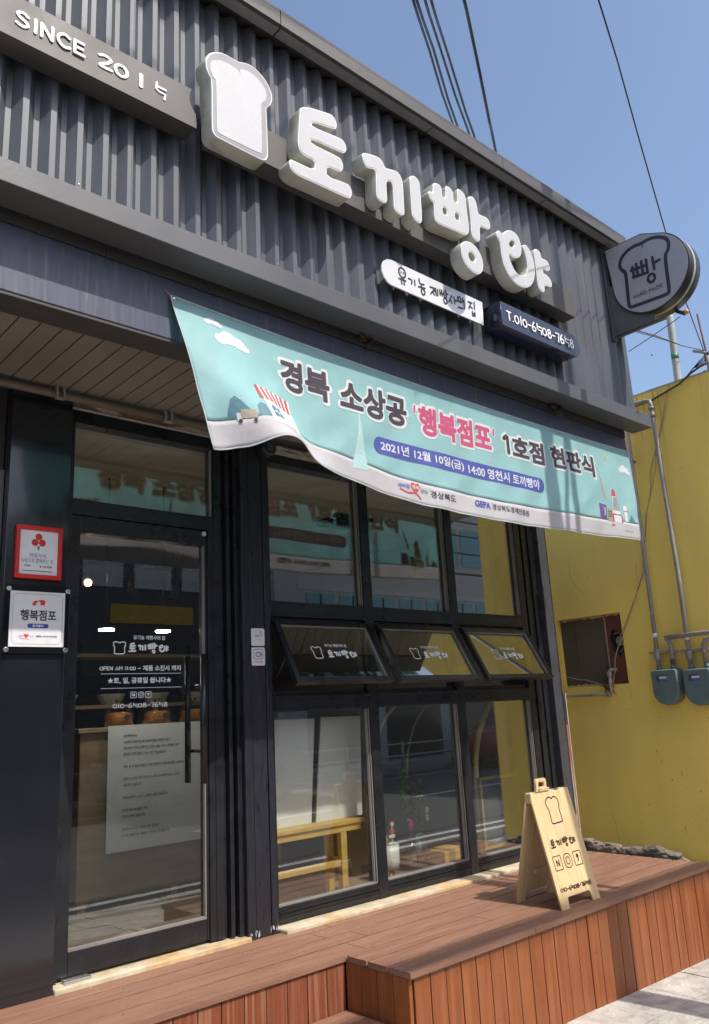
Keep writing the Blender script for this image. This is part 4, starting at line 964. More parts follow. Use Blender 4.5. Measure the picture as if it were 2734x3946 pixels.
b = bmesh.new(); ribbon(b, rr(2.618, 2.680, 1.860, 1.914, .01), .003, 0, True); ribbon(b, rr(2.633, 2.665, 1.875, 1.896, .004), .005, .0002, True)
for xx in (2.645, 2.654): ribbon(b, [(xx, 1.887), (xx, 1.8845)], .003, .0003)
fin(b, 'camera_print', M_BLUE, s2, facade(-.0822)); fin(curve_mesh([[(2.666, 1.886), (2.675, 1.893), (2.675, 1.878)]]), 'lens_print', M_BLUE, s2, facade(-.0823))
text_on("CCTV녹화중", 'lettering', mat('pink_print', (.6, .12, .2), .5), s2, 2.616, 2.682, 1.836, 1.851, facade(-.0822), .01)
spk = thing('wall_speaker', 'small round black speaker under the soffit beside the banner curl', 'speaker', (2.73, -.12, 3.08))
q = MB(); q.lathe([(.045, .06), (.05, .02), (.05, -.03), (.04, -.04)], (2.70, -.14, 3.09), 24, 'y'); q.build('housing', M_BLK, spk); q = MB(); q.lathe([(.028, 0), (.012, .008)], (2.70, -.1815, 3.09), 20, 'y'); q.build('cone', M_UNDER, spk)
for k, (xx, zz) in enumerate(((2.77, 3.44), (4.52, 3.44))):
    t = thing('swallow_nest', ('dusty mud nest under the ledge, %s' % ('above the middle of the banner' if k == 0 else 'above the right part of the banner')), 'nest', (xx, -1.0, zz))
    q = MB()
    for i in range(7): q.ball((xx+random.uniform(-.05, .05), -.975+random.uniform(-.02, .01), zz+.03+random.uniform(-.03, .02)), random.uniform(.012, .026), 1, (1.3, .8, 1), .3)
    for i in range(12): a = Vector((xx+random.uniform(-.08, .08), -.97+random.uniform(-.03, 0), zz+random.uniform(-.03, .06))); q.tube([a, a+Vector((random.uniform(-.05, .05), -.01, random.uniform(-.04, .04)))], .0012, 4)
    q.build('nest_body', mat('mud', (.045, .032, .025), .95, bump=.5), t)

# ================================================================== A-BOARD
ab = thing('sandwich_board', 'light plywood folding sign board with loaf outline and phone number standing on the deck', 'sign board', (4.15, -.85, .44))
def leaf(yb, yt, zt, name, front):
    """sheet from the floor (yb, .4405) up to (yt, zt), leg cut-out at the foot"""
    x0, x1 = 3.965, 4.345; H = math.hypot(yt-yb, zt-.4405); dv = Vector((0, (yt-yb)/H, (zt-.4405)/H)); nn = Vector((0, -dv.z, dv.y)) if front else Vector((0, dv.z, -dv.y))
    W = x1-x0
    lp = [(0, 0), (.075, 0), (.078, .045), (.088, .055), (W-.088, .055), (W-.078, .045), (W-.075, 0), (W, 0), (W, H-.004), (W-.004, H), (.004, H), (0, H-.004)]
    b = curve_mesh([lp], extrude=.005, bevel=.0006)
    f = lambda a, c, d: Vector((x0+a, yb, .4405)) + dv*c + nn*(d-.005)
    fin(b, name, M_PLY, ab, f); return lambda a, c, d=0: Vector((x0+a, yb, .4405)) + dv*c + nn*(.0012+d), H, W
fF, H_, W_ = leaf(-1.0, -.858, 1.040, 'front_panel', True)
leaf(-.688, -.832, 1.040, 'back_panel', False)
def AB(u, v):
    """pixel -> (a, c) on the front panel"""
    o = fF(0, 0); ex = Vector((1, 0, 0)); ey = (fF(0, 1)-fF(0, 0)); n = ex.cross(ey); d = ray(u, v); t = (o-CAM).dot(n)/d.dot(n); p = CAM+d*t
    return ((p-o).dot(ex), (p-o).dot(ey))
K = (.2821, 1950, 2900); kb = lambda pts: [AB(u, v) for u, v in crop(*K, pts)]
lo = kb([(620,635),(600,612),(575,612),(550,640),(542,690),(560,740),(590,785),(610,860),(632,965),(650,978),(775,942),(780,930),(750,840),(724,750),(728,720),(715,660),(690,615),(660,600),(635,610)])
b = bmesh.new(); ribbon(b, chaikin(lo, 2), .0075, 0, True); fin(b, 'loaf_outline', M_BROWN, ab, fF)
l0, l1 = kb([(612, 1280), (940, 1190)]); lt_ = kb([(640, 1120), (935, 1070)])
g = kb([(615, 1275), (688, 1255), (765, 1205), (940, 1150)])
b = logo_bm(g[0][0], g[3][0], .301, .356, .0009); fin(b, 'logo_lettering', M_BROWN, ab, fF)
i0 = kb([(700, 1628), (1062, 1515), (655, 1435), (1010, 1335)])
icons(i0[0][0]-.005, i0[1][0]-.002, i0[0][1]+.002, i0[2][1]+.002, .0048, M_BROWN, fF, ab)
n0 = kb([(765, 1930), (1165, 1790), (755, 1860)])
fin(fit(pen("010-6508-7658", .22), n0[0][0]-.004, n0[1][0], n0[0][1]+.001, n0[2][1]+.003), 'lettering', M_BROWN, ab, fF)
q = MB()
q.box(3.972, 4.338, -.859, -.831, 1.0335, 1.0395)
q.build('hinge_strip', M_PLY, ab, bevel=.001)
b = curve_mesh([[(4.045, 1.03), (4.05, 1.098), (4.058, 1.108), (4.137, 1.108), (4.145, 1.098), (4.148, 1.03)], [(4.066, 1.062), (4.068, 1.086), (4.074, 1.092), (4.122, 1.092), (4.128, 1.086), (4.130, 1.062)]], extrude=.007, bevel=.002)
fin(b, 'carry_handle', M_PLY, ab, lambda a, c, d: Vector((a, -.842-d, c)))
q = MB(); q.box(4.06, 4.15, -.866, -.852, 1.041, 1.058); q.build('handle_block', M_PLY, ab, bevel=.001)
for xx in (4.015, 4.20):
    q = MB(); q.box(xx, xx+.045, -.8645, -.830, 1.0405, 1.0425); q.build('hinge', M_STEEL, ab)
for xx in (4.075, 4.105, 4.135):
    q = MB(); q.lathe([(.003, 0), (.002, -.001)], (xx, -.8662, 1.05), 8, 'y'); q.build('screw', M_INK, ab)
q = MB(); q.box(4.10, 4.20, -.752, -.735, .58, .605); q.tube([(4.14, -.745, .592), (4.16, -.94, .61)], .002, 5); q.build('stay_block', M_PLY, ab)
q = MB(); q.box(3.962, 3.966, -.865, -.825, .985, 1.035); q.build('edge_cap', M_PLY, ab)

# ================================================================== YELLOW BUILDING
_before = set(D.objects)
yb = thing('yellow_building', 'yellow rendered building standing at right angles beside the shop', 'building', (5.7, -1, 0))
WX = 5.645
q = MB(); Y0, Y1 = -1.68, 3.0; zt0 = 3.83
q.box(WX, WX+.25, Y0, -.612, -.3, 1.645); q.box(WX, WX+.25, Y0, -.612, 1.645, 2.178); q.box(WX, WX+.25, -.612, -.05, -.3, 1.645)
q.box(WX, WX+.25, -.612, -.05, 2.178, zt0-.01); q.box(WX, WX+.25, Y0, -.612, 2.178, zt0-.01); q.box(WX, WX+.25, -.05, Y1, -.3, zt0-.01)
q.build('rendered_wall', M_YEL, yb)
q = MB(); y = Y0
while y < Y1:
    q.box(WX-.002, WX+.26, y, y+.149, zt0-.010, zt0+.004+random.uniform(-.003, .003)); y += .15
q.build('wall_top', mat('wall_top', (.42, .38, .30), .9, var=.2), yb)
rc = thing('boarded_opening', 'boarded up window opening with brown panel and broken fan hole in the yellow wall', 'window', (WX, -.3, 1.65))
brown = mat('brown_board', (.115, .085, .06), .85, var=.12, scale=3); red = mat('red_board', (.15, .045, .03), .8, var=.15, scale=5)
boxo('brown_panel', brown, rc, WX+.035, WX+.06, -.452, -.051, 1.646, 2.177)
q = MB(); q.box(WX+.033, WX+.0345, -.18, -.178, 1.80, 2.16); q.build('crack', M_UNDER, rc)
boxo('red_panel', red, rc, WX+.03, WX+.06, -.611, -.462, 1.646, 2.177)
boxo('post', M_CABLE, rc, WX+.022, WX+.06, -.4615, -.4525, 1.646, 2.177)
fin(curve_mesh([[(-.494, 1.93), (-.482, 2.0), (-.505, 2.05), (-.53, 2.06), (-.575, 2.02), (-.598, 1.97), (-.59, 1.90), (-.565, 1.865), (-.555, 1.835), (-.54, 1.87), (-.51, 1.89)]]), 'fan_hole', mat('hole_dark', (.006, .005, .004), .9), rc, lambda a, c, d: Vector((WX+.0292, a, c)))
q = MB(); q.lathe([(.034, 0), (.034, -.006), (.030, -.008)], (WX+.029, -.572, 1.965), 24, 'x'); q.build('vent_grille', mat('vent_cream', (.45, .41, .35), .5), rc)
b = bmesh.new()
for k, r in enumerate((.027, .018, .009)): ribbon(b, circ(-.572, 1.965, r, r, 20), .003, k*.0001, True)
fin(b, 'grille_rings', MATS['hole_dark'], rc, lambda a, c, d: Vector((WX+.0205-d, a, c)))
q = MB(); q.tube([(WX+.026, -.55+.045*math.cos(a), 1.955+.075*math.sin(a)) for a in (math.radians(60+k*17) for k in range(13))], .0025, 6); q.build('fan_guard', M_PIPE, rc)
flk = mat('flaked_paint', (.50, .42, .27), .9, var=.2, scale=20)
def flake(pts, name='flaked_edge', m=flk): fin(curve_mesh([pts]), name, m, rc, lambda a, c, d: Vector((WX+.0285, a, c)))
def jag(a0, a1, c0, amp, side, n=16):
    p = [(a0+(a1-a0)*i/n, c0) for i in range(n+1)]; return p + [(a1+(a0-a1)*i/n, c0+side*(amp*(.35+random.random()))) for i in range(n+1)]
flake(jag(-.06, -.45, 2.176, .018, -1)); flake(jag(-.47, -.61, 2.176, .014, -1, 8)); flake(jag(-.06, -.45, 1.647, .012, 1))
q = MB(); q.box(WX-.012, WX-.0005, -.62, -.06, 2.180, 2.192); q.build('drip_edge', M_YEL, yb)
stain = mat('stain_grey', (.46, .36, .15), .9, var=.25, scale=9)
for i in range(26):
    yy = random.uniform(-1.6, .2); ln = random.uniform(.08, .5); ww = random.uniform(.002, .008); top = 3.815
    if i > 15: yy = random.uniform(-1.6, -.65); top = random.uniform(.6, 1.4); ln = random.uniform(.03, .12)
    b = curve_mesh([[(yy, top), (yy+ww, top), (yy+ww*.7+random.uniform(-.004, .004), top-ln*.6), (yy+ww*.4, top-ln), (yy+ww*.1, top-ln*.5)]]); fin(b, 'rain_stain', stain, yb, lambda a, c, d: Vector((WX-.0006, a, c)))
crk = mat('crack_dark', (.20, .14, .06), .9)
for i in range(7):
    p = [(random.uniform(-1.5, -.2), random.uniform(.5, 3.2))]; dr = random.uniform(-1.9, -1.2)
    for k in range(9): dr += random.uniform(-.5, .5)*.6; p.append((p[-1][0]+.035*math.cos(dr), p[-1][1]+.035*math.sin(dr)))
    b = bmesh.new(); ribbon(b, p, .0016, 0); fin(b, 'hairline_crack', crk, yb, lambda a, c, d: Vector((WX-.0009, a, c)))
# gas meters and pipes
def meter(y0, y1, zt, zb, label):
    t = thing('gas_meter', label, 'gas meter', (WX-.05, (y0+y1)/2, zb), 'gas meters on the yellow wall')
    xf = WX-.125; cy = (y0+y1)/2; wh = abs(y1-y0)/2; z1 = zt; z0 = zb
    lp = [(cy+wh, z1-.008), (cy+wh-.008, z1), (cy-wh+.008, z1), (cy-wh, z1-.008), (cy-wh, z0+.085)] + [(cy-wh*math.cos(a), z0+.085-.085*math.sin(a)) for a in (math.pi*k/12 for k in range(1, 12))] + [(cy+wh, z0+.085)]
    b = curve_mesh([lp], extrude=.045, bevel=.008); fin(b, 'meter_body', M_METER, t, lambda a, c, d: Vector((xf+.055+d, a, c)))
    q = MB(); q.box(xf+.0005, xf+.0018, cy-.035+.01, cy+.055, z1-.072, z1-.030); q.build('dial_recess', M_UNDER, t)
    q = MB(); q.box(xf-.0005, xf+.0003, cy-.022, cy+.035, z1-.056, z1-.040); q.build('dial_plate', mat('dial_white', (.6, .58, .58), .4), t)
    q = MB(); q.box(xf-.0005, xf+.0003, cy-.025, cy+.038, z1-.071, z1-.058); q.build('dial_band', mat('dial_blue', (.05, .12, .4), .4), t)
    for dy, nm in ((.055, 'inlet_union'), (-.055, 'outlet_union')):
        q = MB(); q.lathe([(.018, 0), (.018, .012), (.021, .013), (.021, .024), (.016, .025), (.016, .04)], (xf+.06, cy+dy, z1), 14); q.build(nm, M_METER, t)
    return cy, xf+.06
c1, px1 = meter(-.868, -1.047, 1.715, 1.485, 'blue grey gas meter on the yellow wall, the one nearer the shop')
c2, px2 = meter(-1.106, -1.285, 1.705, 1.472, 'blue grey gas meter on the yellow wall at the right edge, farther from the shop')
def pipe(pts, r, label, rings=(), name='gas_pipe', m=None, grp='grey gas pipes on the yellow wall'):
    t = thing(name, label, 'pipe', pts[0], grp)
    q = MB(); q.tube(pts, r, 12); q.build('pipe_run', m or M_PIPE, t)
    for (p, r2, h) in rings:
        q = MB(); q.lathe([(r2*.9, 0), (r2, .003), (r2, h-.003), (r2*.9, h)], p, 14); q.build('collar', m or M_PIPE, t)
    return t
P1y = c1+.055; P2y = c2+.055
pipe([(px1, P1y, 1.755), (px1+.005, P1y-.005, 2.4), (px1+.02, -.905, 3.60)], .0155, 'grey pipe rising from the first gas meter to the ledge', [((px1, P1y, 1.79), .023, .06), ((px1, P1y, 1.85), .02, .02), ((px1+.02, -.903, 3.30), .021, .012)])
pipe([(px2, P2y, 1.745), (px2+.005, P2y-.005, 2.4), (px2+.03, -1.118, 3.70), (px2+.03, -1.108, 3.735), (px2+.03, -1.08, 3.745), (px2+.03, -.6, 3.745)], .0165, 'tall grey pipe rising from the second gas meter and bending back at the top',
     [((px2, P2y, 1.78), .024, .06), ((px2+.028, -1.118, 3.66), .025, .02), ((px2+.028, -1.118, 3.60), .025, .03), ((px2+.026, -1.118, 3.29), .022, .012)])
hx = px1-.01
pipe([(hx, -.985, 1.945), (hx, -1.66, 1.96)], .0165, 'horizontal grey pipe above the two gas meters', [])
q_t = pipe([(hx, -.992, 1.945), (px1, c1-.055, 1.90), (px1, c1-.055, 1.755)], .0165, 'short grey drop pipe with rusty union into the first gas meter', [((px1, c1-.055, 1.83), .02, .02)])
q = MB(); q.lathe([(.018, 0), (.018, .035)], (px1, c1-.055, 1.757), 12); q.build('rusty_union', mat('rust', (.12, .06, .035), .9, var=.3), q_t)
pipe([(hx, -1.33, 1.90), (hx, -1.27, 1.90), (px2, c2-.06, 1.88), (px2, c2-.055, 1.745)], .0165, 'grey elbow pipe into the second gas meter at the right edge', [((px2, c2-.055, 1.82), .02, .02)])
for zz, ya, yb_ in ((1.842, -.84, -1.03), (1.835, -1.06, -1.28)):
    o = boxo('pipe_bracket', M_PIPE, None, px1-.004, WX-.002, yb_, ya, zz, zz+.014); tag(o, 'flat grey bracket holding the pipes above the %s gas meter' % ('nearer' if ya > -1 else 'farther'), 'bracket')
for k, (yy, zz) in enumerate(((-.905, 3.305), (-1.12, 3.295))):
    q = MB(); q.box(px1+.02, WX-.001, yy-.004, yy+.004, zz-.006, zz+.006); q.lathe([(.012, 0), (.012, .004)], (WX-.006, yy, zz), 8, 'x'); o = q.build('pipe_clip', M_PIPE); tag(o, 'small pipe clip high on the yellow wall on the %s pipe' % ('first' if k == 0 else 'tall bent'), 'clip')
for k, (yy, zz, p) in enumerate(((P1y, 1.955, px1), (P2y, 1.915, px2))):
    q = MB(); q.lathe([(.0172, 0), (.0172, .03)], (p, yy-.002, zz), 14); o = q.build('pipe_label', wst); tag(o, 'small white label wrapped round the pipe above the %s gas meter' % ('nearer' if k == 0 else 'farther'), 'label')
# low conduit with elbow beneath the opening
cd = thing('water_conduit', 'pale pipe with elbows running under the boarded opening', 'pipe', (WX-.02, -.4, 1.5))
q = MB(); q.tube([(WX-.025, -.02, 1.575), (WX-.025, -.37, 1.575), (WX-.025, -.44, 1.575)], .011, 10); q.tube([(WX-.025, -.45, 1.575), (WX-.025, -.475, 1.585), (WX-.025, -.475, 1.74), (WX-.01, -.48, 1.755), (WX+.02, -.52, 1.755)], .0125, 10); q.build('pipe_run', mat('pvc_pale', (.44, .39, .33), .5, var=.2, col2=(.2, .12, .08), fac=.6, fscale=14), cd)
q = MB(); q.lathe([(.017, -.02), (.019, -.01), (.019, .02)], (WX-.025, -.475, 1.72), 12); q.lathe([(.018, -.015), (.018, .02)], (WX-.025, -.45, 1.575), 12, 'y'); q.build('elbow', M_PIPE, cd)
# loose thin cables
def cable(pts, r, name, label, m, cat='cable', grp=None, n=6):
    q = MB(); q.tube(pts, r, n); o = q.build(name, m); tag(o, label, cat, grp); return o
def sag(a, b, s, n=14): 
    a, b = Vector(a), Vector(b); return [a+(b-a)*(i/n)+Vector((0, 0, -s*4*(i/n)*(1-i/n))) for i in range(n+1)]
xw = WX-.008
pxl = lambda c, pts, x=xw: [atX(u, v, x) for u, v in crop(*c, pts)]
C7 = (.651, 2100, 1400); K7 = (.2506, 2080, 2300)
cable(pxl(C7, [(755, 105), (735, 130), (722, 200), (700, 320), (680, 420), (655, 520), (625, 640), (630, 740), (605, 880), (600, 1000), (592, 1100), (590, 1230), (540, 1380), (480, 1540), (440, 1640)]), .0028, 'thin_cable', 'thin beige cable wandering down the yellow wall from its top edge to the boarded opening', M_CABLE)
cable(pxl(C7, [(722, 200), (712, 300), (690, 400), (660, 500), (655, 640), (630, 760), (600, 900), (596, 1050), (575, 1260), (520, 1450), (462, 1610)]), .0022, 'thin_cable', 'second thin brown cable running beside the beige one down the yellow wall', M_CABLE)
cable(pxl(K7, [(1290, 620), (1240, 700), (1205, 800), (1175, 900), (1160, 1000), (1160, 1060), (1170, 1100), (1150, 1200), (1140, 1300), (1150, 1400)]), .005, 'cable_bundle', 'twisted beige cable hanging in front of the red board', M_CABLE)
cable(pxl(K7, [(400, 1225), (500, 1250), (600, 1272), (700, 1280), (820, 1310), (940, 1340), (1010, 1345)]), .0035, 'slack_cable', 'slack grey cable crossing the lower edge of the boarded opening', M_CABLE)
tg = thing('tangled_wires', 'tangle of dark wires at the bottom of the red board', 'wires', (WX, -.45, 1.65)); q = MB()
for i in range(16):
    p = [Vector((xw-random.uniform(0, .02), -.425-random.uniform(0, .05), 1.60+random.uniform(0, .17)))]
    for k in range(5): p.append(p[-1]+Vector((random.uniform(-.004, .004), random.uniform(-.03, .03), random.uniform(-.04, .04))))
    q.tube(p, random.uniform(.0012, .003), 5)
q.build('wire_strands', mat('wire_brown', (.05, .03, .025), .6), tg)
# things on and behind the yellow wall
vp = thing('vent_pole', 'grey pole with green tape rising behind the yellow wall', 'pole', (5.9, -1.0, 3.8))
pa = atX(*crop(.2218, 2380, 1150, [(1060, 1440)])[0], 5.80); pb = atX(*crop(.2218, 2380, 1150, [(915, 330)])[0], 5.80); pd = (pb-pa)
q = MB(); q.tube([pa-Vector((0, 0, .3)), pa, pa+pd, pa+pd*1.02], .0275, 16); q.build('pole_shaft', mat('pole_grey', (.36, .37, .35), .5, var=.12, col2=(.5, .5, .5), fac=.4, fscale=9), vp)
q = MB(); q.tube([pa+pd*.34, pa+pd*.43], .0285, 16); q.build('green_tape', mat('tape_green', (.06, .22, .10), .5), vp)
ap = thing('antenna_mast', 'thin wooden mast with wires tied to it, at the right edge above the yellow wall', 'mast', (5.9, -1.5, 3.8))
ax = 5.72; P3 = lambda pts, x=ax: [atX(u, v, x) for u, v in crop(.2218, 2380, 1150, pts)]
mb_ = P3([(1640, 1300), (1570, 1000), (1545, 930), (1390, 270)])
q = MB(); q.tube([mb_[0]-Vector((0, 0, .6)), mb_[0], mb_[1]], .02, 10); q.build('post', M_PIPE, ap)
q = MB(); q.tube([mb_[1], mb_[2], mb_[3]], .0075, 8); q.build('rod', mat('rod_brown', (.09, .03, .03), .6), ap)
q = MB(); q.tube(P3([(1320, 915), (1490, 935)]), .011, 8); q.tube(P3([(1490, 935), (1560, 950)]), .013, 8); q.build('insulator', mat('insul', (.33, .27, .24), .6), ap)
q = MB()
for k in range(7): c_ = P3([(1555+k*4, 950+k*22)])[0]; q.tube([c_+Vector((0, .022*math.cos(a), .022*math.sin(a)*.4)) for a in (k2*math.pi/5 for k2 in range(11))], .003, 5)
q.build('lashing', M_WIRE, ap)
cable(P3([(200, 545), (610, 655), (920, 748), (1130, 820), (1500, 905)]), .0028, 'service_wire', 'dark wire running from the roof corner to the mast at the right edge', M_WIRE)
for k, dz in enumerate((0, 14, 26)):
    cable(P3([(235+k*25, 535-k*3), (620, 640-dz*.6), (930, 742-dz*.3), (1130, 817), (1500, 903)]), .0022, 'service_wire', 'pale wire fanning from the roof corner to the mast, %s of three' % ('lowest', 'middle', 'highest')[k], M_CABLE, 'cable', 'pale wires fanning to the mast')
cable(P3([(200, 922), (620, 645), (870, 470), (1000, 385), (1095, 310)]), .0032, 'service_wire', 'dark wire rising from behind the shop to the underside of the round sign', M_WIRE)
cable(P3([(300, 1870), (560, 1790), (800, 1650), (1080, 1480), (1200, 1370), (1300, 1280), (1440, 1180), (1590, 1110)], 5.62), .0085, 'heavy_cable', 'thick brown cable drooping across the top of the yellow wall', mat('cable_brown', (.09, .06, .045), .6), n=8)
for k in range(4):
    cable(P3([(1215+k*12, 1340-k*10), (1290+k*10, 1250-k*14), (1400, 1120+k*22), (1500+k*10, 1010+k*30), (1560, 980+k*40)], 5.65), .0035, 'dropper_wire', 'dark wire between the thick brown cable and the mast, %s from the left' % ORD[k], M_WIRE, 'cable', 'wires bunched at the mast')
# the side building stands 6.5 m along the street front: scale its whole group, built nearer, about the camera position
KS = Matrix(((1.1515, 0, 0, 0), (0, 1.1515, 0, .580), (0, 0, 1.1515, -.235), (0, 0, 0, 1)))
_new = [o for o in D.objects if o not in _before]
for o in _new:
    if o.type == 'MESH': o.data.transform(KS)
    else: o.location = KS @ o.location
for o in _new:
    if o.parent and o.parent.type == 'EMPTY': o.matrix_parent_inverse = Matrix.Translation(-o.parent.location)
tag(boxo('ground_bank', mat('dirt', (.30, .26, .21), .95, var=.3, scale=6, bump=.8), None, 5.60, 6.49, -1.3, 3, -.2, .26), kind='structure')
stone = mat('rubble_stone', (.20, .165, .13), .95, var=.4, scale=5, bump=1.0, bscale=30, col2=(.10, .085, .07), fac=.9, fscale=9, flo=.5, fhi=.6)
_o = ['first', 'second', 'third', 'fourth', 'fifth', 'sixth', 'seventh', 'eighth', 'ninth', 'tenth', 'eleventh', 'twelfth', 'thirteenth', 'fourteenth']
RP = [(700,655,.050),(715,690,.040),(750,672,.052),(800,695,.060),(835,700,.045),(880,690,.052),(915,712,.048),(960,730,.040),(1010,725,.055),(1075,725,.062),(1135,735,.055),(1195,715,.060),(1255,742,.058),(1325,755,.046)]
for i, (u, v, r) in enumerate(RP):
    c = atX(*crop(.5226, 1900, 2900, [(u, v)])[0], 5.78); t = MB(); res = bmesh.ops.create_icosphere(t.b, subdivisions=3, radius=1)
    for v in res['verts']:
        d = v.co.copy(); m_ = max(abs(d.x), abs(d.y), abs(d.z)); d = d.lerp(d/m_*.8, .45); k_ = 1+.32*mnoise.noise(d*1.6+Vector((i*7.1, 0, 0)))+.10*mnoise.noise(d*5+Vector((i*3.3, 0, 0)))
        v.co = Vector((c.x+d.x*r*.9*k_, c.y+d.y*r*1.55*k_, c.z-r*.25+d.z*r*.75*k_))
    o = t.build('rubble_stone', stone); tag(o, 'rough grey brown stone, %s from the shop corner in the row along the deck edge' % ORD[i], 'stone', 'rubble between deck and yellow wall')
q = MB()
for i in range(60):
    y = random.uniform(-1.15, .1); q.ball((random.uniform(5.62, 6.4), y, .26), random.uniform(.03, .13), 1, (1, 1.2, .9), .25)
tag(q.build('rubble_bed', stone), 'loose broken stone filling the gap between deck and yellow wall', 'rubble', kind='stuff')
# overhead wires in the sky
def wire_px(pts, d0, d1, r, label, nm='overhead_wire', grp='overhead wires above the roof'):
    v = []; n = len(pts)
    for i, (u, vv) in enumerate(pts):
        a, b = (u-CX)/F_PX, (vv-CY)/F_PX; d = ray(u, vv); v.append(CAM+d*(d0+(d1-d0)*i/(n-1)))
    cable(v, r, nm, label, M_WIRE, 'overhead wire', grp, 6)
W_L = ['overhead wire passing above the roof edge, leftmost of the bundle of four', 'overhead wire passing above the roof edge, second from the left in the bundle', 'overhead wire passing above the roof edge, third from the left in the bundle', 'overhead wire passing above the roof edge, rightmost of the bundle of four']
for lab, (a, m_, b) in zip(W_L, (((1575, -60), (1655, 190), (1762, 520)), ((1588, -60), (1672, 190), (1790, 560)), ((1622, -60), (1690, 160), (1830, 570)), ((1645, -60), (1725, 200), (1870, 640)))):
    wire_px([a, ((a[0]+m_[0])/2-2, (a[1]+m_[1])/2), m_, ((b[0]+m_[0])/2-4, (b[1]+m_[1])/2+4), b], 5.4, 8.5, .011, lab)
wire_px([(1775, -60), (1800, 40), (1850, 280), (1888, 470), (1895, 500), (1915, 600), (1940, 740)], 5.2, 8.0, .012, 'single thick overhead wire with a kink, right of the bundle of four')
wire_px([(2290, -60), (2380, 230), (2460, 520), (2560, 870), (2640, 1150), (2715, 1355)], 4.1, 7.4, .0045, 'single thin wire crossing the sky and passing in front of the round sign', grp=None)
bd = thing('bird', 'tiny dark bird far off in the sky between the shop and the grey pole', 'bird', CAM+ray(2514, 1368)*60)
q = MB(); c_ = CAM+ray(2514, 1368)*60; q.ball(c_, .07, 2, (1.6, .8, .7)); q.tube([c_+Vector((-.15, 0, .08)), c_, c_+Vector((.16, 0, .05))], [.01, .05, .01], 6); q.build('bird_body', M_UNDER, bd)

# ================================================================== INTERIOR
FZ = .47
q = MB(); q.box(-.5, 5.42, .08, 5.6, FZ-.08, FZ); q.build('interior_floor', M_FLOOR, shop)
q = MB(); q.box(-.5, 5.42, 5.6, 5.7, FZ, 3.19); q.box(-.6, -.502, .13, 5.6, FZ, 3.19); q.box(5.425, 5.5, .41, 5.6, -.2, 3.19); q.build('interior_walls', M_INT, shop)
boxo('interior_ceiling', mat('ceiling_white', (.66, .64, .58), .9), shop, -.6, 5.5, .105, 5.7, 3.06, 3.13)
q = MB(); q.box(1.3, 5.42, 4.0, 4.05, FZ, 3.05); q.build('back_partition', mat('brick_brown', (.07, .058, .05), .85, var=.3, scale=14), shop)
bench = thing('pine_bench', 'yellow pine bench with stretcher just inside the first low window', 'bench', (3.2, .3, FZ))
boxo('seat', M_PINE, bench, 2.80, 3.545, .09, .36, .884, .909, bevel=.004)
q = MB(); q.box(2.84, 3.52, .103, .125, .845, .883); q.box(2.84, 3.52, .325, .347, .845, .883); q.build('apron', M_PINE, bench, bevel=.002)
for xx, yy in ((2.83, .10), (3.352, .10), (2.83, .31), (3.43, .32)):
    q = MB(); q.box(xx, xx+.046, yy, yy+.04, FZ, .8445); q.build('leg', M_PINE, bench, bevel=.003)
q = MB(); q.box(2.877, 3.351, .108, .128, .655, .692); q.box(3.385, 3.405, .141, .319, .655, .692); q.build('stretcher', M_PINE, bench, bevel=.003)
for k, (a, b_) in enumerate((((2.927, 3.262), (2.944, 3.208)), ((3.317, 3.647), (3.247, 3.622)))):
    t = thing('white_board', 'tall plain white board behind the pine bench, the %s of the pair' % ('left' if k == 0 else 'right'), 'board', (a[0], .45, .87), 'white boards behind the bench')
    b = curve_mesh([[(b_[0], .9105), (b_[1], .9105), (a[1], 1.517), (a[0], 1.522)]], extrude=.006, bevel=.001); fin(b, 'panel', M_BOARD, t, lambda x, z, d: Vector((x, .207-d, z)))
    q = MB(); q.box(b_[0]-.012, b_[1]+.022, .216, .232, .9105, 1.53); q.build('dark_backing', M_UNDER, t)
    q = MB()
    for xx in (b_[0]+.02, b_[1]-.02):
        for zz in (.93, 1.18, 1.48): q.lathe([(.003, 0), (.002, -.001)], (xx, .1998, zz), 6, 'y')
    q.build('screw', M_INK, t)
pot = thing('cactus_pot', 'white round pot on wooden legs with small yellow green cacti and signpost pick', 'plant pot', (3.87, .25, FZ))
q = MB(); q.lathe([(.060, .075), (.068, .078), (.074, .12), (.076, .225), (.072, .225), (.070, .19)], (3.875, .25, FZ), 28); q.build('pot', mat('pot_white', (.82, .83, .82), .4, var=.02), pot)
for a in (0, 2.1, 4.2):
    q = MB(); q.tube([(3.875+.04*math.cos(a), .25+.04*math.sin(a), FZ+.078), (3.875+.05*math.cos(a), .25+.05*math.sin(a), FZ)], [.011, .009], 8); q.build('leg', M_PINE, pot)
cac = mat('cactus', (.33, .34, .09), .7, var=.2, scale=30, bump=.4)
for dx, dy, r, h in ((-.04, -.02, .024, 1.9), (.0, .0, .02, 2.4), (-.01, -.045, .02, 1.3), (.045, .0, .016, 1.8)):
    q = MB(); q.ball((3.875+dx, .25+dy, FZ+.20+r*h*.7), r, 2, (1, 1, h), .05); q.build('cactus', cac, pot)
q = MB(); q.tube([(3.885, .21, FZ+.19), (3.885, .21, FZ+.36)], .003, 6); q.build('stick', M_WHT, pot)
q = MB(); q.box(3.858, 3.91, .2075, .2095, FZ+.295, FZ+.315); q.build('red_sign', M_REDP, pot); q = MB(); q.box(3.855, 3.908, .2075, .2095, FZ+.265, FZ+.285); q.build('white_sign', M_WHT, pot)
q = MB(); q.lathe([(.016, 0), (.016, -.003)], (3.885, .207, FZ+.35), 14, 'y'); q.build('yellow_topper', mat('yellow_plastic', (.7, .65, .3), .4), pot)
vs_ = thing('glass_vase', 'round clear glass vase with leafy green branches and a pink bow', 'vase', (4.28, .38, FZ))
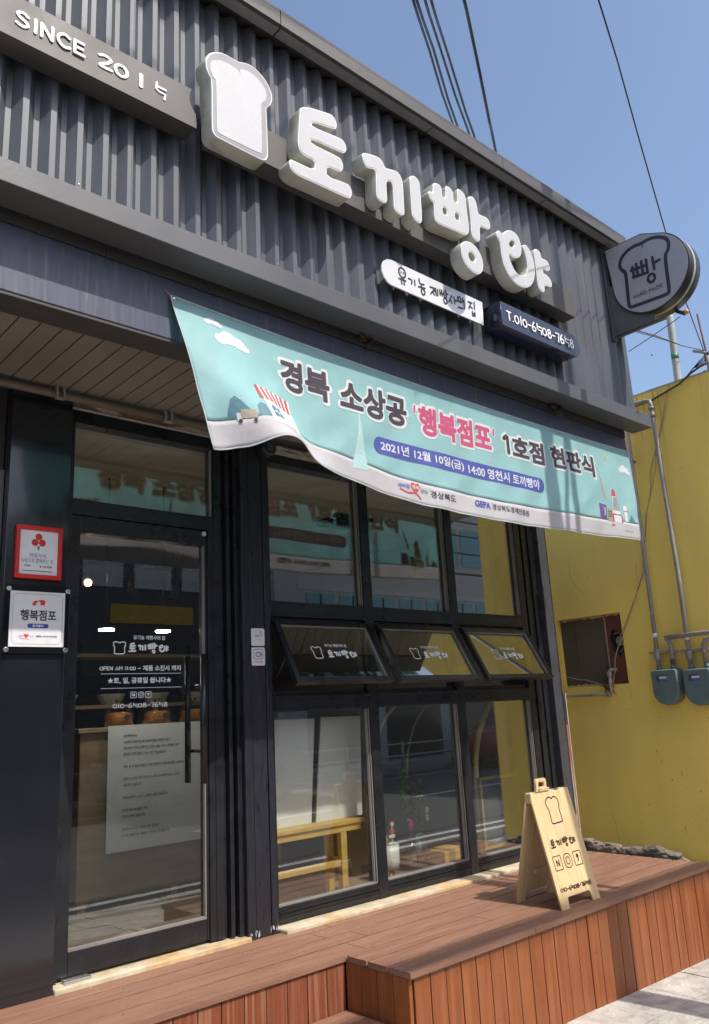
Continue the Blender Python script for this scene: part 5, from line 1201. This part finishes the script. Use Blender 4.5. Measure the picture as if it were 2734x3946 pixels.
q = MB(); q.lathe([(.03, .0), (.085, .02), (.105, .09), (.08, .17), (.05, .21), (.062, .24), (.060, .24), (.047, .212), (.076, .168), (.10, .09), (.08, .026), (.03, .006)], (4.28, .38, FZ), 28); q.build('vase_glass', glassmat('vase_glass', .10, (.90, .92, .90)), vs_)
lf = mat('leaf_green', (.10, .24, .075), .5, var=.3, scale=8)
q = MB(); qs = MB()
for k in range(10):
    a = k*2.4; tip = Vector((4.28+.13*math.cos(a)*random.uniform(.3, 1), .38+.08*math.sin(a), FZ+random.uniform(.42, .68))); b0 = Vector((4.28, .38, FZ+.05))
    st_ = [b0.lerp(tip, i/8)+Vector((0, 0, .02*math.sin(i))) for i in range(9)]; qs.tube(st_, .0028, 5)
    for j in range(38):
        c = b0.lerp(tip, random.uniform(.4, 1.03)); d = Vector((random.uniform(-1, 1), random.uniform(-1, 1), random.uniform(-.1, 1))).normalized(); s = d.cross(Vector((0, .3, 1))).normalized()
        L_ = random.uniform(.03, .065); Wd = L_*.24; q.quad(c, c+d*L_*.5+s*Wd, c+d*L_, c+d*L_*.5-s*Wd)
q.build('leaves', lf, vs_); qs.build('stems', mat('stem', (.12, .15, .06), .6), vs_)
q = MB(); q.ball((4.19, .33, FZ+.30), .022, 2, (1, .6, 1.5), .25); q.ball((4.17, .33, FZ+.33), .015, 2, (1.5, .6, .8), .25); q.tube([(4.185, .33, FZ+.29), (4.175, .33, FZ+.22)], [.008, .004], 6); q.build('bow', mat('pink_cloth', (.45, .03, .16), .5), vs_)
q = MB(); q.box(4.34, 4.37, .33, .333, FZ+.36, FZ+.40); q.box(4.34, 4.365, .33, .333, FZ+.31, FZ+.35); q.build('note_card', M_WHT, vs_)
wt = boxo('wooden_plinth', M_PINE, None, 4.42, 4.66, .25, .45, FZ, FZ+.10, bevel=.004); tag(wt, 'low pale wooden block on the floor right of the vase', 'block')
eb = thing('framed_board', 'grey board in a thin yellow wooden frame leaning inside the last window', 'board', (5.1, .35, FZ))
q = MB(); x0, x1, z0, z1 = 4.93, 5.40, .50, 1.01
q.box(x0, x0+.022, .31, .335, z0, z1); q.box(x1-.022, x1, .31, .335, z0, z1); q.box(x0+.0225, x1-.0225, .31, .335, z0, z0+.022); q.box(x0+.0225, x1-.0225, .31, .335, z1-.022, z1)
q.build('frame', mat('pale_yellow_wood', (.52, .42, .16), .5), eb, bevel=.002); boxo('panel', mat('grey_card', (.17, .165, .17), .6), eb, x0+.0225, x1-.0225, .316, .33, z0+.0225, z1-.0225)
for k, (cx, yy, rx, rz, r_, col) in enumerate(((5.45, .36, .50, 1.0, .022, 'pale'), (4.72, .75, .50, 1.0, .012, 'thin'), (5.30, .95, .5, 1.0, .010, 'thin'))):
    t = thing('display_arch', ['pale yellow arched display frame inside the last window', 'thin pale arched frame behind the vase', 'thin dark arched frame deep inside the shop'][k], 'arch', (cx, yy, FZ), 'arched display frames inside the shop')
    q = MB(); q.tube([(cx-rx*math.cos(a), yy, 1.0+rz*.62*math.sin(a)) for a in (math.pi*i/30*.5 for i in range(31))][:31], r_, 8); q.tube([(cx-rx, yy, 1.0), (cx-rx, yy, FZ)], r_, 8)
    q.build('arch_rail', mat('arch_cream', (.66, .62, .28), .5) if k == 0 else mat('arch_thin', (.42, .38, .22), .5), t)
# counter, poster, goods
ct = thing('shop_counter', 'pale wooden counter behind the door', 'counter', (2.9, 1.1, FZ)); 
boxo('counter_body', mat('counter_wood', (.36, .26, .16), .6, var=.15, scale=4, stretch=(1, 1, 5)), ct, 2.12, 3.6, 1.04, 1.45, .55, 1.50, bevel=.004)
boxo('counter_top', mat('counter_top', (.36, .27, .17), .5), ct, 2.10, 3.62, 1.02, 1.48, 1.502, 1.53, bevel=.003)
for xx in (2.14, 2.75, 3.5): boxo('foot', MATS['counter_wood'], ct, xx, xx+.05, 1.06, 1.11, FZ, .549)
ps_ = thing('paper_notice', 'large white paper notice with handwritten Korean lines hanging on the counter', 'notice', (2.6, 1.0, .8))
boxo('sheet', mat('paper_sheet', (.80, .83, .85), .7, var=.03), ps_, 2.283, 2.96, 1.006, 1.012, .800, 1.538)
NT = ["토끼빵야에서는", "공장에서 대량 생산된 냉동생지를 사용하지 않고", "매장에서 직접 반죽부터 성형, 발효, 굽기 과정을 거쳐", "정성을 다해 만들고 있는 작은 빵집입니다.", "", "빵을 좀 더 쉽게 만들고 오래 보존하기 위해 많이들 사용하는", "", "섭취시 소화가 잘 안되거나, 속이 더부룩해 질 수 있어", "사용하지 않습니다.", "", "해외유학파도 아니고 눈부신 스펙도 없습니다.", "", "과 엄선된 재료들로 만든", "맛이는 빵이 있습니다.", "", "화려하지도 않고 종류도 많이 없지만", "드시는 분들 모두 행복이 가득하시길 바랍니다."]
for i, s in enumerate(NT):
    if not s: continue
    z = 1.475-i*.0365; text_on(s, 'handwriting', M_INK, ps_, 2.385, 2.385+.0128*len(s), z-.012, z+.006, facade(1.0045), .012)
loaf = mat('bread_crust', (.34, .14, .03), .5, var=.25, scale=6); bagm = glassmat('clear_bag', .015, (.9, .88, .84))
for k in range(3):
    cx = 2.42+k*.27; t = thing('bagged_loaf', 'bread loaf in a clear bag on the counter, %s' % ['left of the three', 'middle of the three', 'half hidden by the door handle'][k], 'bread', (cx, 1.15, 1.531), 'bagged loaves on the counter')
    q = MB(); q.box(cx-.075, cx+.075, 1.09, 1.2, 1.532, 1.62); q.build('loaf', loaf, t, bevel=.03)
    q = MB(); q.lathe([(.088, 0), (.092, .06), (.07, .11), (.014, .135), (.03, .165), (.026, .168), (.008, .136)], (cx, 1.145, 1.531), 14); q.build('bag', bagm, t)
    q = MB(); q.lathe([(.022, 0), (.022, -.001)], (cx+.01, 1.052, 1.585), 18, 'y'); q.build('round_label', M_UNDER, t)
bk = mat('basket_white', (.80, .78, .72), .7, var=.1, scale=50, bump=.5)
sh = thing('goods_shelf', 'wooden shelf with baskets and packets behind the counter', 'shelf', (2.7, 1.9, FZ)); 
for z in (1.66, 2.02): boxo('shelf_board', MATS['counter_wood'], sh, 2.15, 3.9, 1.75, 2.05, z, z+.025)
for xx in (2.16, 3.0, 3.86): boxo('upright', MATS['counter_wood'], sh, xx, xx+.03, 1.76, 2.04, FZ, 1.659)
for k in range(4):
    t = MB(); cx = 2.35+k*.36; t.lathe([(.07, 0), (.10, .07), (.105, .075), (.095, .07), (.065, .01)], (cx, 1.88, 1.686), 16)
    tag(t.build('white_basket', bk), 'white woven basket, %s from the left on the goods shelf behind the counter' % ORD[k], 'basket', 'white baskets on the goods shelf')
cols = [(.35, .05, .04), (.45, .33, .08), (.12, .2, .06), (.4, .38, .34), (.10, .13, .3), (.3, .15, .06), (.5, .2, .05)]
for k in range(26):
    row = k // 13; cx = 3.78+(k % 13)*.118; c = random.choice(range(7)); hgt = random.uniform(.10, .2)
    o = boxo('goods_packet', mat('packet_%d' % c, cols[c], .5, var=.2), None, cx, cx+.095, 3.2, 3.26, 1.08+row*.36, 1.08+row*.36+hgt, bevel=.006); tag(o, 'coloured packet, %s from the left on the %s shelf of the rear rack' % (ORD[k % 13], ('lower', 'upper')[row]), 'packet', 'packets on the rear rack')
rk = thing('rear_rack', 'dark rack of packets at the back of the shop', 'rack', (4.5, 3.3, FZ))
for z in (1.05, 1.41): boxo('rack_board', brown, rk, 3.7, 5.35, 3.15, 3.4, z, z+.028)
for xx in (3.7, 5.32): boxo('rack_post', brown, rk, xx, xx+.03, 3.41, 3.45, FZ, 1.7)
# lamps
lampm = mat('lamp_glow', (1.0, .62, .25), .4, emit=30.0, var=0); dlm = mat('downlight_glow', (1.0, .93, .8), .4, emit=70.0, var=0)
tk = thing('track_rail', 'black ceiling track carrying the spotlights inside the shop', 'light track', (2.5, .7, 2.6)); boxo('rail', M_BLK, tk, 1.6, 3.4, 1.0, 1.03, 2.545, 2.565); q = MB(); q.tube([(1.9, 1.015, 2.566), (1.9, 1.015, 3.06)], .005, 6); q.tube([(3.0, 1.015, 2.566), (3.0, 1.015, 3.06)], .005, 6); q.build('hanger', M_BLK, tk)
for k, xx in enumerate((2.12, 2.42, 2.72)):
    t = thing('spotlight', ['lit warm spotlight at the left of the ceiling track', 'black unlit spotlight in the middle of the ceiling track', 'black unlit spotlight at the right of the ceiling track'][k], 'spotlight', (xx, 1.0, 2.4), 'track spotlights')
    if k == 0:
        q = MB(); q.tube([(xx, .995, 2.42), (xx, 1.12, 2.50)], [.035, .03], 14); q.build('housing', M_BLK, t); q = MB(); q.ball((xx, .99, 2.417), .022, 2); q.build('bulb', lampm, t)
    else:
        q = MB(); q.tube([(xx, .98, 2.36), (xx, 1.0, 2.50)], [.04, .036], 14); q.tube([(xx, 1.0, 2.50), (xx, 1.01, 2.545)], .008, 6); q.build('housing', M_BLK, t)
for k, (xx, yy) in enumerate(((2.16, .8), (2.54, .8))):
    t = thing('downlight', 'round lit downlight seen through the door, %s' % ('left one' if k == 0 else 'right one'), 'downlight', (xx, yy, 2.1), 'lit downlights')
    q = MB(); q.lathe([(.046, 0), (.046, .007)], (xx, yy, 2.099), 24); q.build('diffuser', dlm, t); q = MB(); q.lathe([(.052, 0), (.052, .02)], (xx, yy, 2.108), 24); q.tube([(xx, yy, 2.128), (xx, yy, 3.06)], .004, 6); q.build('fitting', M_BLK, t)
wc = thing('wind_chime', 'small metal wind chime with three amber beads hanging behind the door glass', 'wind chime', (2.60, .3, 2.4))
q = MB(); q.tube([(2.37, .3, 2.62), (2.37, .3, 2.555)], .001, 4); q.tube([(2.33, .3, 2.545), (2.41, .3, 2.545)], .002, 6); 
for dx in (-.03, .0, .03): q.tube([(2.37+dx, .3, 2.545), (2.37+dx, .3, 2.50)], .0008, 4)
q.tube([(2.37, .3, 2.545), (2.375, .3, 2.33)], .0008, 4); q.lathe([(.004, 0), (.016, -.012), (.003, .012)], (2.37, .3, 2.56), 12); q.build('frame', M_STEEL, wc)
for dx in (-.03, .0, .03):
    q = MB(); q.ball((2.37+dx, .3, 2.492), .010, 1); q.build('bead', mat('amber', (.6, .35, .08), .2), wc)
vb = thing('cassette_vent', 'dark square ceiling vent inside the upper middle window', 'vent', (4.2, .9, 3.0)); boxo('vent_frame', M_BLK, vb, 4.05, 4.4, .75, 1.1, 3.03, 3.058)

# ================================================================== ACROSS THE STREET (seen in the glass)
def block(name, label, x0, x1, y0, h, wallc, wins, extra=None):
    t = thing(name, label, 'building', ((x0+x1)/2, y0, 0), 'buildings across the street')
    boxo('wall', mat('w_%s_%d' % (name, int(x0)), wallc, .8, var=.08), t, x0, x1, y0-8, y0, -.1, h)
    for m_, rects, nm in wins:
        for (a, b, c, d) in rects: boxo(nm, m_, t, a, b, y0-.02, y0+.03, c, d)
    return t
tealg = mat('teal_glass', (.12, .30, .32), .15); dkg = mat('dark_glass', (.03, .035, .04), .15); sill_ = mat('pale_sill', (.45, .43, .42), .8)
yo = -14.0
block('low_shop', 'low dark shopfront building with a yellow sign band across the street', 7.4, 11.8, yo, 7.2, (.085, .08, .085),
      [(dkg, [(7.7+i*1.4, 8.8+i*1.4, 2.6, 3.35) for i in range(3)] + [(7.7+i*1.4, 8.8+i*1.4, .1, 2.2) for i in range(3)], 'window'), (mat('sign_yellow', (.45, .28, .03), .5), [(8.4, 10.6, 3.85, 4.30)], 'sign_panel'), (mat('sign_mauve', (.20, .17, .22), .6), [(7.6, 11.4, 5.9, 6.9)], 'fascia'),
       (sill_, [(7.7+i*1.3, 8.7+i*1.3, 4.7, 5.3) for i in range(3)], 'panel')])
block('concrete_block', 'large pale grey building with bands of teal windows across the street', 13.2, 34, yo, 12, (.40, .38, .35),
      [(tealg, [(14.3+i*1.25, 15.35+i*1.25, 3.6, 4.9) for i in range(14)] + [(17.5+i*1.25, 18.55+i*1.25, 6.2, 7.5) for i in range(12)], 'window'), (sill_, [(14, 33, 5.0, 5.15), (14, 33, 3.4, 3.52)], 'ledge'), (dkg, [(14.2+i*3, 16.6+i*3, .1, 2.2) for i in range(6)], 'shopfront'), (mat('awning_red', (.35, .05, .04), .6), [(14.1, 16.8, 2.3, 2.75), (23.1, 25.8, 2.3, 2.75)], 'shop_fascia'), (mat('awning_green', (.06, .2, .12), .6), [(17.1, 19.8, 2.3, 2.75)], 'shop_fascia'), (mat('awning_blue', (.06, .12, .35), .6), [(20.1, 22.8, 2.3, 2.75)], 'shop_fascia'), (mat('mullion', (.25, .25, .24), .5), [(14.8+i*1.25, 14.86+i*1.25, 3.62, 4.88) for i in range(14)], 'mullion')])
block('grey_house', 'plain grey house across the street, partly behind the camera', -14, 7.35, yo, 4.6, (.22, .21, .20), [(dkg, [(-12+i*2.4, -10.6+i*2.4, 2.9, 4.0) for i in range(8)], 'window'), (dkg, [(-12+i*2.8, -10+i*2.8, .1, 2.3) for i in range(7)], 'shopfront')])
def car(cx, cy, bodyc, label):
    t = thing('parked_car', label, 'car', (cx, cy, -.16), 'cars parked across the street'); bm_ = mat('car_%d' % int(cx), bodyc, .25, coat=.6, var=.02)
    pr = [(-2.2, .35), (-2.2, .78), (-1.95, .92), (-1.25, 1.0), (-.65, 1.42), (.75, 1.44), (1.35, 1.02), (2.05, .92), (2.25, .7), (2.25, .35)]
    b = curve_mesh([pr], extrude=.78, bevel=.05); fin(b, 'body', bm_, t, lambda a, c, d: Vector((cx+a, cy+d, c-.16)))
    for sgn in (1, -1):
        b = curve_mesh([[(-1.05, 1.04), (-.58, 1.36), (.02, 1.38), (.02, 1.04)]]); fin(b, 'window', dkg, t, lambda a, c, d: Vector((cx+a, cy+sgn*.835, c-.16)))
        b = curve_mesh([[(.08, 1.04), (.08, 1.38), (.7, 1.37), (1.15, 1.04)]]); fin(b, 'window', dkg, t, lambda a, c, d: Vector((cx+a, cy+sgn*.835, c-.16)))
        for wx in (-1.35, 1.4):
            q = MB(); q.lathe([(.20, -.11), (.31, -.10), (.31, .10), (.20, .11)], (cx+wx, cy+sgn*.74, .15), 20, 'y'); q.build('tyre', M_WIRE, t); q = MB(); q.lathe([(.19, 0), (.17, .012*sgn)], (cx+wx, cy+sgn*.855, .15), 14, 'y'); q.build('rim', M_UNDER, t)
for a_ in ((9.2, (.16, .165, .175), 'grey hatchback car parked across the street'), (20.2, (.20, .03, .03), 'dark red car parked across the street by the pale grey building'), (27.5, (.06, .07, .1), 'dark blue car parked across the street')): car(a_[0], -11.3, a_[1], a_[2])
gr = thing('guard_rail', 'white two bar guard rail along the far side of the road', 'railing', (8, -12.2, 0)); q = MB(); q.tube([(-6, -12.2, .62), (30, -12.2, .62)], .025, 8); q.tube([(-6, -12.2, .32), (30, -12.2, .32)], .025, 8); q.build('bar', M_PIPE, gr)
q = MB(); 
for i in range(19): q.tube([(-6+i*2, -12.2, -.03), (-6+i*2, -12.2, .68)], .04, 8)
q.build('post', M_PIPE, gr)
pole = thing('utility_pole', 'concrete utility pole on the pavement edge, out of frame on the right', 'utility pole', (4.47, -2.75, 0))
PXp, PYp = 4.60, -2.85
q = MB(); q.tube([(PXp, PYp, -.2), (PXp, PYp, 3.2), (PXp, PYp, 3.8), (PXp, PYp, 9.5)], [.125, .115, .075, .06], 18); q.build('shaft', M_CONC, pole)
q = MB(); q.tube([(PXp+.22, PYp, 2.9), (PXp+.27, PYp, 9.0)], .032, 8); q.tube([(PXp+.0, PYp, 4.6), (PXp+.27, PYp, 6.2)], .025, 6); q.tube([(PXp+.27, PYp, 5.2), (PXp+.05, PYp, 3.4)], .02, 6); q.build('conduit', M_PIPE, pole)
q = MB(); q.tube([(PXp-.9, PYp, 8.4), (PXp+.9, PYp, 8.4)], .05, 8); q.build('cross_arm', M_PIPE, pole)
cl = ['upper', 'middle', 'lower']
for k, (y_, z_, r_) in enumerate(((-5.4, 6.9, .06), (-5.15, 6.6, .05), (-4.9, 6.2, .035), (-6.2, 6.1, .03), (-7.0, 5.6, .02), (-7.4, 5.0, .02), (-7.7, 4.6, .025), (-5.9, 5.4, .012), (-6.6, 5.15, .015))):
    cable(sag((-14, y_, z_+.25), (26, y_-.4, z_+.05), .30, 30), r_, 'street_cable', 'black street cable strung along the road %s from the shop, mirrored in the panes' % ORD[[4.9, 5.15, 5.4, 5.9, 6.2, 6.6, 7.0, 7.4, 7.7].index(-y_)], M_WIRE, 'overhead wire', 'cables strung along the street')
for k, z_ in enumerate((9.3, 9.0, 8.75)):
    cable(sag((-9, -4.4-k*.2, z_), (10.5, -3.2, z_-.1), .3, 24), .012, 'street_wire', 'thin black street wire high over the pavement, %s of three' % ('highest', 'middle', 'lowest')[k], M_WIRE, 'overhead wire', 'thin wires strung high along the street')
